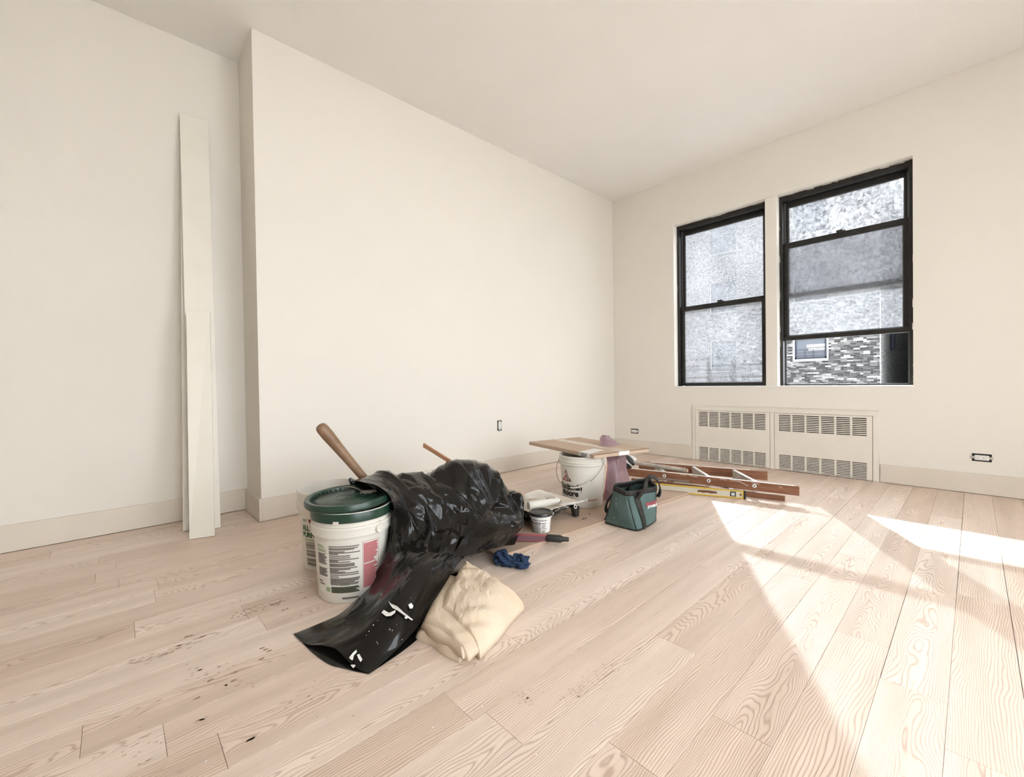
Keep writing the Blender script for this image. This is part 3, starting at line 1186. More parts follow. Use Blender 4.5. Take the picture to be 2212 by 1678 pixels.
    t, body = make_pail('paint_pail', 'white paint pail with a red triangle emblem carrying a flat carton', (c[0], c[1], 0.0165), H - 0.0165, R0, R1, (0.270, 0.295), 0, M_p)
    thc = math.atan2(-c[1], -c[0])
    P = lambda th, z, off: cone_pt(c, R0, R1, H - 0.0165, thc, th, z, off)
    rad = 0.141
    mb = MB()
    wmax = wrap_text(mb, P, rad, D(-74), 0.118, 'Benjamin', 0.049, 0.0024)
    wrap_text(mb, P, rad, D(-68), 0.076, 'Moore', 0.051, 0.0024)
    wrap_text(mb, P, rad, D(-68) + 0.152 / rad, 0.100, '\u00ae', 0.014, 0.0003)
    mb.build('black_lettering', M_blk, body)
    # triangle emblem: two interlocked legs with white stripes
    tx = D(-47)
    tz = 0.168

    def TP(a, b):
        return P(tx + 1.25 * a / rad, tz + 1.12 * b, 0.0009)

    def poly(mb, pts):
        mb.add([TP(*p) for p in pts], [tuple(range(len(pts)))])
    mb = MB()
    poly(mb, [(-0.034, 0.0), (-0.024, 0.0), (0.000, 0.052), (-0.004, 0.060)])
    poly(mb, [(-0.024, 0.0), (-0.009, 0.0), (-0.009, 0.006), (-0.0212, 0.006)])
    poly(mb, [(-0.0165, 0.006), (-0.009, 0.006), (0.000, 0.028), (-0.002, 0.038)])
    mb.build('red_triangle_emblem', mat('emblem_red', (0.32, 0.045, 0.05), 0.5), body)
    mb = MB()
    poly(mb, [(0.0, 0.068), (-0.003, 0.061), (0.0245, 0.0), (0.034, 0.0)])
    poly(mb, [(-0.003, 0.0), (0.0245, 0.0), (0.0218, 0.006), (-0.003, 0.006)])
    poly(mb, [(0.010, 0.006), (0.0175, 0.006), (0.002, 0.041), (-0.0005, 0.032)])
    mb.build('maroon_triangle_emblem', mat('emblem_maroon', (0.11, 0.02, 0.03), 0.5), body)
    mb = MB()
    for i in range(11):
        if i not in (3, 6):
            strip_patch(mb, P, D(-70 + i * 3.6), D(-67.4 + i * 3.6), 0.046, 0.054, 0.0008, 1)
    for i in range(14):
        a = 4 + i * 2.9
        if i != 3:
            strip_patch(mb, P, D(a), D(a + 2.1), 0.048, 0.056, 0.0008, 1)
    mb.v = mb.v
    mb.build('red_print', mat('print_brick', (0.30, 0.06, 0.05), 0.5), body)
    mb = MB()
    for z in (0.128, 0.112, 0.096):
        strip_patch(mb, P, D(70), D(74), z, z + 0.006)
    mb.build('side_print', M_blk, body)
    # ears and hanging wire
    ears = []
    for th in (D(62), D(62) + PI):
        a = thc + th
        r = R1 + 0.006
        e = bpy.data.objects.new('ear', None)
        mb = MB()
        ca, sa = math.cos(a), math.sin(a)
        for (r0, r1, hw, z0, z1) in ((r - 0.012, r + 0.012, 0.022, 0.278, 0.322),):
            V = []
            for z in (z0, z1):
                for rr_, ww in ((r0, -hw), (r1, -hw * 0.8), (r1, hw * 0.8), (r0, hw)):
                    V.append((rr_ * ca - ww * sa, rr_ * sa + ww * ca, z))
            mb.hexa(V)
        mb.build('ear', M_p, t, bevel=0.003)
        ears.append(Vector(((r + 0.012) * ca, (r + 0.012) * sa, 0.300)))
    mid = (ears[0] + ears[1]) / 2
    ax = ears[1] - ears[0]
    out = Vector((math.cos(thc - D(28)), math.sin(thc - D(28)), 0))
    pts = []
    for i in range(33):
        k = PI * i / 32
        p_ = mid - ax.normalized() * (ax.length / 2 * math.cos(k)) + out * (0.160 * math.sin(k) ** 0.8) + Vector((0, 0, -0.165 * math.sin(k) ** 0.9))
        pts.append(p_)
    MB().tube(pts, 0.0021, 6).build('bail_handle', mat('wire_dark', (0.28, 0.26, 0.22), 0.35, metal=0.8), t, smooth=True)
    grip = pts[14:19]
    MB().tube(pts[8:17], 0.006, 8).build('handle_grip', M_lab, t, smooth=True)


# ------------------------------------------------------------------ carton on the pail
def build_carton():
    M_c = mat('cardboard', (0.55, 0.41, 0.30), 0.75, nscale=14, col2=(0.50, 0.37, 0.27), stretch=(1, 6, 1))
    M_e = mat('cardboard_edge', (0.52, 0.36, 0.23), 0.8, nscale=20)
    zt, zb = 0.372, 0.347
    A = fl((1143, 953.7), zt)
    B = fl((1283.2, 982.3), zt)
    C = fl((1401.7, 967.8), zt)
    Dd = A + (C - B)
    t = thing('flat_carton', 'flat brown cardboard carton lying across the paint pail', 'carton', ((A + C) / 2)[:2].tolist() + [zb])
    o = np.array(t.location)
    P = [(p[0] - o[0], p[1] - o[1], z - zb) for z in (zb, zt) for p in (A, B, C, Dd)]
    body = MB().hexa(P).build('box', M_c, t, bevel=0.0015)
    L = lambda a, b, z: ((A + (B - A) * a + (C - B) * b)[0] - o[0], (A + (B - A) * a + (C - B) * b)[1] - o[1], z - zb)
    e = 0.0008
    # clear tape along the middle of the lid and down the end
    M_t = mat('packing_tape', (0.70, 0.58, 0.46), 0.25, nscale=9)
    mb = MB()
    mb.add([L(0, .43, zt + e), L(1, .43, zt + e), L(1, .62, zt + e), L(0, .62, zt + e)], [(0, 1, 2, 3)])
    mb.build('top_tape', M_t, body)
    q = 1.0 + 0.002
    mb = MB()
    mb.add([L(q, .43, zt + e), L(q, .62, zt + e), L(q, .62, zb), L(q, .43, zb)], [(0, 1, 2, 3)])
    mb.build('end_tape', mat('white_tape', (0.80, 0.77, 0.73), 0.4), body)
    # flap seam lines
    mb = MB()
    for b0 in (0.515,):
        mb.add([L(0, b0, zt + 2 * e), L(1, b0, zt + 2 * e), L(1, b0 + 0.012, zt + 2 * e), L(0, b0 + 0.012, zt + 2 * e)], [(0, 1, 2, 3)])
    mb.build('flap_seam', mat('tape_bright', (0.78, 0.69, 0.60), 0.4), body)
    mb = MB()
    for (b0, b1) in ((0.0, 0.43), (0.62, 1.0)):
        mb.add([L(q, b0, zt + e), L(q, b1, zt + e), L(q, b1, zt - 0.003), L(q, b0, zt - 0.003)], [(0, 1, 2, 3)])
    mb.build('flap_edge', mat('edge_shadow_brown', (0.12, 0.06, 0.035), 0.9), body)  # shadow line below the top flap, painted as a dark strip
    # shipping labels
    mb = MB()
    mb.add([L(.80, -0.0, zt + e), L(.95, -0.0, zt + e), L(.86, .38, zt + e), L(.74, .36, zt + e)], [(0, 1, 2, 3)])
    mb.add([L(.80, -0.003, zt + e), L(.95, -0.003, zt + e), L(.95, -0.003, zb + 0.002), L(.80, -0.003, zb + 0.002)], [(0, 1, 2, 3)])
    lab = mb.build('shipping_label', mat('label_paper', (0.80, 0.78, 0.75), 0.5), body)
    mb = MB()
    for i in range(7):
        a = .835 + i * .011
        mb.add([L(a, -0.005, zt - 0.009), L(a + .006, -0.005, zt - 0.009), L(a + .006, -0.005, zb + 0.005), L(a, -0.005, zb + 0.005)], [(0, 1, 2, 3)])
    for i in range(3):
        mb.add([L(.81 + i * .04, -0.005, zt - 0.003), L(.84 + i * .04, -0.005, zt - 0.003), L(.84 + i * .04, -0.005, zt - 0.006), L(.81 + i * .04, -0.005, zt - 0.006)], [(0, 1, 2, 3)])
    mb.build('label_print', mat('print_ink', (0.05, 0.045, 0.045), 0.6), lab)


# ------------------------------------------------------------------ mauve sack behind
def build_sack():
    M_s = mat('mauve_sheet', (0.235, 0.14, 0.15), 0.45, nscale=5, col2=(0.29, 0.18, 0.195))
    t = thing('mauve_sack', 'dusty mauve plastic sack standing between pail and teal bag', 'sack', (2.58, 1.72, 0.017))
    o = np.array([2.58, 1.72, 0.017])
    rows = []
    specs = [(0.000, [(1306, 1085, 2.90), (1345, 1085, 2.86), (1362, 1060, 3.00), (1350, 1045, 3.20), (1312, 1060, 3.15)]),
             (0.16, [(1309, 1045, 2.90), (1338, 1040, 2.87), (1357, 1027, 3.00), (1346, 1015, 3.18), (1314, 1020, 3.12)]),
             (0.30, [(1312, 993, 2.91), (1335, 989, 2.91), (1351, 984, 3.02), (1340, 980, 3.16), (1316, 980, 3.10)]),
             (0.38, [(1296, 952, 3.00), (1312, 957, 3.00), (1330, 955, 3.06), (1322, 950, 3.14), (1304, 948, 3.10)]),
             (0.43, [(1300, 941, 3.05), (1309, 942, 3.04), (1318, 943, 3.08), (1315, 941, 3.12), (1306, 940, 3.10)])]
    ctrl = []
    for z, ring in specs:
        pts = [at(q[:2], q[2]) for q in ring]
        if z == 0:
            for p in pts:
                p[2] = 0.019
        ctrl.append(pts + [pts[0]])
    G = net(ctrl, 36, 61)
    Nn = grid_normals(G)
    _u, _v = np.meshgrid(np.linspace(0, 1, 61), np.linspace(0, 1, 36))
    d = facet(_u, _v, 4, 40, 1.5, 0.0) * 0.012
    G = G + Nn * d[..., None]
    G[:, -1] = G[:, 0]
    G[..., 2] = np.maximum(G[..., 2], 0.0185)
    V = (G - o).reshape(-1, 3).tolist()
    Fc = grid_faces(36, 61)
    n = len(V)
    V.append((np.mean(G[-1], axis=0) - o).tolist())
    Fc += [(35 * 61 + j, 35 * 61 + j + 1, n) for j in range(60)]
    mesh('crumpled_sheet', V, Fc, M_s, t)
    # hem
    mb = MB()
    mb.tube([tuple(G[i, 0] - o) for i in range(0, 24)], 0.0022, 6)
    mb.build('hem', mat('red_hem', (0.42, 0.07, 0.08), 0.5), t)


# ------------------------------------------------------------------ black refuse bag
def bag_mat():
    m = mat('black_plastic', (0.006, 0.0052, 0.0045), 0.15, spec=0.30, nscale=5, col2=(0.010, 0.0085, 0.007), bump=0.12, bscale=18)
    return m


def build_bag():
    Mb = bag_mat()
    t = thing('refuse_bag', 'crumpled glossy black plastic refuse bag heaped beside the pails', 'refuse bag', (1.1, 1.6, 0))
    o = np.array([1.1, 1.6, 0.0])

    def W(*p):
        return np.array(p, float)
    rows = [
        [W(1.00, 2.02, .03), W(1.22, 2.14, .03), W(1.38, 2.18, .03), W(1.52, 2.16, .03), W(1.66, 2.10, .03), W(1.74, 2.02, .03), W(1.77, 1.92, .03), W(1.74, 1.80, .03)],
        [W(0.92, 1.98, .30), W(1.12, 2.06, .30), W(1.30, 2.08, .31), W(1.45, 2.06, .30), W(1.58, 2.00, .28), W(1.68, 1.93, .22), W(1.72, 1.84, .16), W(1.71, 1.76, .10)],
        [at((760, 1040), 1.84), at((828, 1020), 1.96), at((895, 1011), 2.06), at((955, 1006), 2.16), at((1018, 1002), 2.26), at((1068, 1026), 2.32), at((1112, 1052), 2.36), at((1132, 1082), 2.36)],
        [at((800, 1046), 1.74), at((858, 1050), 1.84), at((912, 1046), 1.93), at((965, 1042), 2.02), at((1020, 1040), 2.11), at((1066, 1056), 2.19), at((1106, 1082), 2.26), at((1133, 1104), 2.32)],
        [at((846, 1080), 1.70), at((884, 1090), 1.79), at((930, 1085), 1.87), at((980, 1080), 1.95), at((1030, 1078), 2.02), at((1070, 1092), 2.09), at((1106, 1112), 2.16), at((1134, 1126), 2.24)],
        [at((850, 1122), 1.71), at((888, 1132), 1.78), at((932, 1128), 1.82), at((982, 1122), 1.88), at((1030, 1112), 1.93), at((1070, 1112), 1.98), at((1106, 1124), 2.06), at((1134, 1131), 2.17)],
        [at((842, 1166), 1.69), at((880, 1172), 1.72), at((925, 1170), 1.74), at((975, 1160), 1.78), at((1022, 1152), 1.84), at((1060, 1150), 1.92), at((1098, 1147), 2.01), at((1128, 1140), 2.13)],
        [at((836, 1200), 1.66), at((875, 1202), 1.64), at((920, 1204), 1.65), at((966, 1200), 1.70), at((1006, 1196), 1.78), at((1044, 1190), 1.87), at((1084, 1176), 1.99), at((1112, 1160), 2.10)],
    ]
    NV, NU = 260, 240
    G = net(rows, NV, NU)
    Nn = grid_normals(G)
    vv = np.linspace(0, 1, NV)[:, None]
    uu = np.linspace(0, 1, NU)[None, :]
    U = uu + 0 * vv
    Vv = vv + 0 * uu
    d = facet(U, Vv, 21, 34, 2.2, 0.35) * 0.036 + facet(U, Vv, 5, 130, 2.0, 0.55) * 0.023 + facet(U, Vv, 9, 480, 2.4, 0.2) * 0.0085 + facet(U, Vv, 19, 1500, 2.0, 0.4) * 0.0022 + 0.013
    edge = np.clip(np.minimum(np.minimum(uu * 7, (1 - uu) * 9), (1 - vv) * 9), 0.12, 1)
    gath = 0 * uu * vv
    G = G + Nn * (d * edge + gath)[..., None]
    G[..., 2] = np.maximum(G[..., 2], 0.016)
    V = (G - o).reshape(-1, 3).tolist()
    body = mesh('heap', V, grid_faces(NV, NU), Mb, t, smooth=True)
    body.modifiers.new('thickness', 'SOLIDIFY').thickness = 0.0015

    # mouth: dark inner fold curling round the pail
    mrows = [
        [at((758, 1040), 1.83), at((800, 1044), 1.75), at((842, 1070), 1.70), at((852, 1110), 1.695), at((846, 1160), 1.685), at((836, 1198), 1.66)],
        [at((770, 1050), 1.88), at((806, 1056), 1.82), at((836, 1080), 1.79), at((842, 1115), 1.78), at((838, 1160), 1.77), at((832, 1200), 1.73)],
        [at((790, 1068), 1.98), at((815, 1080), 1.94), at((834, 1095), 1.92), at((838, 1125), 1.90), at((834, 1165), 1.88), at((828, 1205), 1.83)],
    ]
    G = net(mrows, 30, 60)
    G = G + grid_normals(G) * (crumple(G, 3, 10, 3) * 0.005)[..., None]
    mesh('mouth_fold', (G - o).reshape(-1, 3).tolist(), grid_faces(30, 60), Mb, t)
    # little ear of plastic at the mouth
    mb = MB()
    e = [at((752, 1036), 1.82), at((757, 1031), 1.83), at((772, 1040), 1.84), at((757, 1047), 1.82), at((790, 1046), 1.80), at((765, 1044), 1.86)]
    mb.add([(p - o) for p in e], [(0, 1, 3), (1, 2, 3), (2, 4, 3), (1, 5, 2)])
    mb.build('mouth_tip', Mb, t)

    # side flap with pointed corner, right front
    frows = [
        [at((1052, 1098), 2.02), at((1090, 1112), 2.06), at((1134, 1131), 2.12)],
        [at((1030, 1128), 1.90), at((1075, 1132), 1.96), at((1124, 1138), 2.09)],
        [at((1000, 1165), 1.79), at((1050, 1160), 1.88), at((1110, 1153), 2.06)],
        [at((975, 1205), 1.70), at((1030, 1196), 1.82), at((1086, 1178), 2.01)],
    ]
    G = net(frows, 50, 50)
    _u, _v = np.meshgrid(np.linspace(0, 1, 50), np.linspace(0, 1, 50))
    G = G + grid_normals(G) * (facet(_u, _v, 3, 24, 1.0, 0.6) * 0.009 + facet(_u, _v, 4, 90, 1.5, 0.6) * 0.003)[..., None]
    s = mesh('side_flap', (G - o).reshape(-1, 3).tolist(), grid_faces(50, 50), Mb, t)
    s.modifiers.new('thickness', 'SOLIDIFY').thickness = 0.001

    # floor-level tip at the far right
    mb = MB()
    pts = [at((1092, 1165), 2.10), at((1118, 1160), 2.12), at((1124, 1150), 2.20), at((1109, 1183), 2.14), at((1088, 1180), 2.12)]
    mb.add([p - o for p in pts], [(0, 1, 3), (1, 2, 3), (0, 3, 4)])
    mb.build('low_tip', Mb, t)

    # tail: flattened tube running to the front
    top = [
        [at((838, 1192), 1.64), at((872, 1190), 1.61), at((905, 1192), 1.60), at((938, 1192), 1.63), at((972, 1196), 1.69), at((1006, 1200), 1.78)],
        [at((822, 1220), 1.64), at((852, 1214), 1.57), at((885, 1210), 1.545), at((918, 1210), 1.56), at((955, 1214), 1.60), at((988, 1220), 1.68)],
        [at((796, 1258), 1.70), at((830, 1248), 1.58), at((866, 1240), 1.52), at((902, 1232), 1.50), at((940, 1246), 1.53), at((966, 1254), 1.58)],
        [at((768, 1296), 1.62), at((800, 1288), 1.53), at((835, 1280), 1.465), at((872, 1272), 1.435), at((912, 1288), 1.45), at((938, 1298), 1.49)],
        [at((735, 1325), 1.530), at((768, 1324), 1.46), at((802, 1322), 1.41), at((838, 1316), 1.375), at((880, 1332), 1.375), at((912, 1340), 1.40)],
        [at((690, 1346), 1.472), at((722, 1358), 1.405), at((757, 1363), 1.355), at((794, 1366), 1.315), at((838, 1386), 1.300), at((868, 1392), 1.312)],
        [at((634, 1369), 1.410), at((661, 1391), 1.352), at((697, 1394), 1.325), at((727, 1403), 1.295), at((762, 1437), 1.240), at((797, 1457), 1.213)],
    ]
    NV, NU = 110, 80
    G = net(top, NV, NU)
    Nn = grid_normals(G)
    vv = np.linspace(0, 1, NV)[:, None]
    uu = np.linspace(0, 1, NU)[None, :]
    U = uu + 0 * vv
    Vv = vv + 0 * uu
    d = facet(U, Vv, 7, 26, 2.4, 0.25) * 0.013 * (0.35 + 0.65 * (1 - vv) ** 1.2) + facet(U, Vv, 8, 110, 2.2, 0.1) * 0.0035 * (0.3 + 0.7 * (1 - vv))
    edge = np.clip(np.minimum(np.minimum(uu * 8, (1 - uu) * 8), (1 - vv) * 10), 0.0, 1)
    # long fold ridges
    fold = 0.006 * (1 - np.abs(((uu - 0.42 + 0.18 * vv) * 9))).clip(0, 1) + 0.004 * (1 - np.abs((uu - 0.62) * 12)).clip(0, 1)
    G = G + Nn * ((d + fold * 0.8) * edge)[..., None] * 1.0
    G[..., 2] = np.maximum(G[..., 2], 0.004)
    tail = mesh('tail_top', (G - o).reshape(-1, 3).tolist(), grid_faces(NV, NU), Mb, t, smooth=True)
    tail.modifiers.new('thickness', 'SOLIDIFY').thickness = 0.0008
    # lower layer, on the floor
    B = G.copy()
    lowz = np.linspace(0.10, 0.002, NV)[:, None] * 0 + 0.0022
    s = np.sin(uu * PI)
    B[..., 2] = np.where(vv > 0.55, lowz + 0 * s, np.minimum(G[..., 2] - 0.002, G[..., 2] * 0.45 + 0.001))
    B[..., 2] = np.minimum(B[..., 2], G[..., 2] - 0.0005 + 0 * s)
    B[..., 2] = np.maximum(B[..., 2], 0.0018)
    # pull the lower front edge out to the photographed floor line
    end = [fl((634, 1369)), fl((672, 1408)), fl((709, 1435)), fl((740, 1444)), fl((770, 1452)), fl((797, 1457))]
    endc = catmull(np.array(end), np.linspace(0, 5, NU))
    endc[:, 2] = 0.002
    wgt = np.clip((vv - 0.86) / 0.14, 0, 1) ** 1.2
    B[..., :2] = B[..., :2] * (1 - wgt[..., None]) + endc[None, :, :2] * wgt[..., None]
    mesh('tail_underside', (B - o).reshape(-1, 3).tolist(), grid_faces(NV, NU), Mb, t, smooth=True)

    # dried white paint on the plastic
    M_pw = mat('dried_paint', (0.80, 0.78, 0.74), 0.45)
    mb = MB()
    rnd = random.Random(3)

    def on_tail(px, py):
        best = None
        # nearest grid vertex in the picture
        rel = G - CAM
        zz = rel @ FV
        X = 1106 + F_PX * (rel @ RV) / zz
        Y = 839 - F_PX * (rel @ UV) / zz
        k = np.argmin((X - px) ** 2 + (Y - py) ** 2)
        i, j = np.unravel_index(k, X.shape)
        D_ = zz[i, j]
        return at((px, py), D_ - 0.011)

    def blot(poly):
        P = [on_tail(*p) - o for p in poly]
        c = sum(P) / len(P)
        mb.add([c] + P, [(0, 1 + i, 1 + (i + 1) % len(P)) for i in range(len(P))])
    blot([(839, 1298), (846, 1304), (858, 1309), (872, 1322), (892, 1338), (890, 1340), (872, 1328), (858, 1318), (848, 1313), (843, 1306)])
    blot([(824, 1323), (829, 1317), (831, 1324), (840, 1327), (852, 1321), (855, 1317), (854, 1323), (845, 1330), (834, 1331)])
    blot([(882, 1306), (888, 1302), (893, 1308), (891, 1314), (885, 1314)])
    blot([(874, 1332), (880, 1331), (880, 1336), (875, 1336)])
    blot([(754, 1420), (762, 1410), (770, 1403), (771, 1408), (764, 1416), (762, 1426), (757, 1424)])
    blot([(771, 1414), (776, 1412), (783, 1424), (779, 1430), (774, 1422)])
    blot([(757, 1436), (766, 1435), (768, 1438), (763, 1443)])
    for _ in range(14):
        x, y = rnd.uniform(790, 900), rnd.uniform(1280, 1390)
        q = rnd.uniform(0.6, 1.6)
        blot([(x - q, y), (x, y - q), (x + q, y), (x, y + q)])
    mb.build('dried_paint', M_pw, t)


# ------------------------------------------------------------------ canvas drop cloth
def build_cloth():
    M_c = mat('canvas', (0.72, 0.60, 0.46), 0.85, spec=0.15, nscale=9, col2=(0.66, 0.53, 0.39), bump=0.35, bscale=160)
    M_sp = mat('canvas_paint', (0.80, 0.76, 0.70), 0.6)
    t = thing('drop_cloth', 'folded beige canvas drop cloth lying in front of the black bag', 'drop cloth', (0.92, 1.2, 0))
    o = np.array([0.92, 1.2, 0.0])

    def layer(name, left, front, right, back, z0, z1, rl, rf, seed, n=90, amp=0.006, tilt=None):
        Lp, Fp, Rp, Bp = [np.array(p[:2]) for p in (left, front, right, back)]
        a = np.linspace(0, 1, n)[:, None, None]       # front-left edge -> back-right   (a)
        b = np.linspace(0, 1, n)[None, :, None]       # front -> left .. b=0 front, 1 left
        XY = (1 - a) * ((1 - b) * Fp + b * Lp) + a * ((1 - b) * Rp + b * Bp)
        la = np.linalg.norm(Rp - Fp)
        lb = np.linalg.norm(Lp - Fp)
        da = a[..., 0] * la
        da2 = (1 - a[..., 0]) * la
        db = b[..., 0] * lb
        db2 = (1 - b[..., 0]) * lb

        def ro(d, r):
            q = np.clip(d / r, 0, 1)
            return np.sqrt(np.clip(1 - (1 - q) ** 2, 0, 1))
        prof = np.minimum(np.minimum(ro(da, rl), ro(da2, 0.10)), np.minimum(ro(db, rf), ro(db2, 0.05)))
        zt = z1(a[..., 0], b[..., 0]) if callable(z1) else z1
        Z = z0 + (zt - z0) * prof
        Pn = np.concatenate([XY, Z[..., None]], axis=2)
        Q = Pn.copy()
        Q[..., 2] = 0
        wr = crumple(Q, seed, 5.0, 2, gain=0.5) * amp * 0.6 + facet(a[..., 0] + 0 * b[..., 0], b[..., 0] + 0 * a[..., 0], seed, 60, 1.5, 0.5) * amp * 0.35 + facet(a[..., 0] + 0 * b[..., 0], b[..., 0] + 0 * a[..., 0], seed + 50, 420, 1.2, 0.9) * amp * 0.2 + np.sin(Q[..., 0] * 40 + Q[..., 1] * 55 + 3 * np.sin(Q[..., 1] * 18)) * amp * 0.25
        Pn[..., 2] += wr * prof
        Pn[..., 2] = np.maximum(Pn[..., 2], z0 if z0 > 0 else 0.0015)
        # wavy outline
        sway = np.sin(np.linspace(0, 9, n) + seed) * 0.004
        Pn[..., 0] += (sway[None, :] * (1 - a[..., 0]))
        Pn[..., 1] += (sway[:, None] * (1 - b[..., 0])) * 0.6
        bot = Pn.copy()
        bot[..., 2] = np.minimum(z0 + 0.0008, Pn[..., 2])
        V = np.concatenate([(Pn - o).reshape(-1, 3), (bot - o).reshape(-1, 3)]).tolist()
        Fc = grid_faces(n, n) + [tuple(reversed(f)) for f in grid_faces(n, n, n * n)]
        N2 = n * n
        for i in range(n - 1):
            for (p, q) in ((i, i + 1), ((n - 1) * n + i, (n - 1) * n + i + 1), (i * n, (i + 1) * n), (i * n + n - 1, (i + 1) * n + n - 1)):
                Fc.append((p, q, q + N2, p + N2))
        ob = mesh(name, V, Fc, M_c, t, smooth=True)
        return Pn

    R_ = fl((1133, 1318), 0.0)
    RB = np.array([1.17, 1.235])
    BK = np.array([0.98, 1.50])
    layer('fold', fl((899, 1378), 0.0), fl((992, 1434), 0.0), R_ - np.array([.02, -.02, 0]), BK, 0.0, 0.030, 0.016, 0.02, 2, amp=0.004)
    layer('fold', fl((906, 1356), 0.03), fl((1002, 1438), 0.006), R_ - np.array([.02, -.02, 0]), BK, 0.026, 0.052, 0.014, 0.03, 5, amp=0.004)
    layer('fold', fl((914, 1338), 0.055), fl((1013, 1437), 0.012), R_ - np.array([.012, -.012, 0]), BK, 0.020, lambda a, b: 0.055 + 0.024 * b, 0.020, 0.06, 9, amp=0.005)
    T = layer('top_fold', fl((940, 1303), 0.085), fl((1036, 1424), 0.006), R_, np.array([1.10, 1.50]), 0.001,
              lambda a, b: 0.072 + 0.028 * np.sin(np.clip(a * 1.1, 0, 1) * PI * 0.7) + 0.012 * b, 0.022, 0.085, 14, n=130, amp=0.012)
    # spatters
    rnd = random.Random(8)
    mb = MB()
    n = T.shape[0]
    for _ in range(60):
        i, j = rnd.randrange(4, n - 6), rnd.randrange(20, n - 4)
        s = rnd.choice([1, 1, 1, 2])
        lift = np.array([0, 0, 0.0012])
        P = [T[i, j], T[min(i + s, n - 1), j], T[min(i + s, n - 1), min(j + s, n - 1)], T[i, min(j + s, n - 1)]]
        mb.add([p + lift - o for p in P], [(0, 1, 2, 3)])
    mb.build('paint_spatter', M_sp, t)


# ------------------------------------------------------------------ blue rag
def build_rag():
    M_r = mat('blue_rag', (0.018, 0.034, 0.075), 0.85, spec=0.2, nscale=40, col2=(0.035, 0.06, 0.115), bump=0.5, bscale=160)
    c = np.array([1.325, 1.450, 0.0])
    t = thing('blue_rag', 'small twisted navy blue rag on the floor behind the drop cloth', 'rag', c)
    spine = [fl((1066, 1207), .02), fl((1080, 1203), .028), fl((1094, 1210), .026), fl((1106, 1215), .022), fl((1120, 1211), .024), fl((1134, 1217), .022), fl((1142, 1221), .014)]
    rad = [0.010, 0.030, 0.024, 0.017, 0.028, 0.026, 0.008]
    S = catmull(np.array(spine), np.linspace(0, 6, 80))
    R_ = catmull(np.array(rad)[:, None], np.linspace(0, 6, 80))[:, 0]
    seg = 48
    G = np.zeros((80, seg + 1, 3))
    for i in range(80):
        d = S[min(i + 1, 79)] - S[max(i - 1, 0)]
        d /= np.linalg.norm(d)
        sd = np.cross(d, [0, 0, 1])
        sd /= np.linalg.norm(sd)
        up = np.cross(sd, d)
        for k in range(seg + 1):
            a = 2 * PI * (k % seg) / seg
            f = 1 + 0.28 * math.sin(5 * a + i * 0.22) + 0.16 * math.sin(9 * a - i * 0.35 + 1)
            G[i, k] = S[i] + (sd * math.cos(a) * 1.15 + up * math.sin(a) * 0.85) * R_[i] * f
    G = G + grid_normals(G) * (crumple(G, 6, 26, 3) * 0.004)[..., None]
    G[:, -1] = G[:, 0]
    G[..., 2] = np.maximum(G[..., 2], 0.001)
    mesh('twisted_cloth', (G - c).reshape(-1, 3).tolist(), grid_faces(80, seg + 1), M_r, t, smooth=True)
    mb = MB()
    for q, ang in (((1140, 1219), 0.3), ((1112, 1205), 2.0)):
        p = fl(q, 0.02) - c
        pts = []
        for k in range(7):
            a = ang + (k - 3) * 0.22
            pts.append(p + np.array([0.016 * math.cos(a), 0.016 * math.sin(a), 0.006 * math.sin(k * 2.0)]))
        MB().add([p] + pts, [(0, 1 + i, 2 + i) for i in range(6)]).build('frayed_end', M_r, t)


# ------------------------------------------------------------------ floor sheet, tub, tray, roller, pole
def build_sheet():
    M_pl = mat('fibreboard', (0.50, 0.375, 0.28), 0.7, nscale=3, col2=(0.42, 0.30, 0.22), bump=0.1, bscale=90)
    M_ed = mat('fibreboard_edge', (0.52, 0.37, 0.25), 0.8, nscale=30)
    t = thing('floor_board', 'long thin brown sheet of board lying on the floor under the paint things', 'board', (2.1, 1.7, 0))
    z = 0.016
    A = np.array([1.30, 1.505])
    B = np.array([3.02, 1.395])
    n = np.array([0.064, 1.0])
    n /= np.linalg.norm(n)
    wd = 0.40
    o = np.array([2.1, 1.7])
    P = [A - o, B - o, B + n * wd - o, A + n * wd - o]
    V = [(p[0], p[1], 0.0) for p in P] + [(p[0], p[1], z) for p in P]
    MB().hexa(V).build('sheet', M_pl, t, bevel=0.002)
    # a few dark marks
    mb = MB()
    for (px, py, ln) in ((1272, 1111, .02), (1258, 1122, .03), (1264, 1121, .02)):
        c = fl((px, py), z + 0.001)
        mb.beam(c - np.array([2.1, 1.7, 0]), c - np.array([2.1, 1.7, 0]) + np.array([ln, ln * 0.3, 0.0]), 0.005, 0.001)
    mb.build('scrape_mark', M_dark, t)


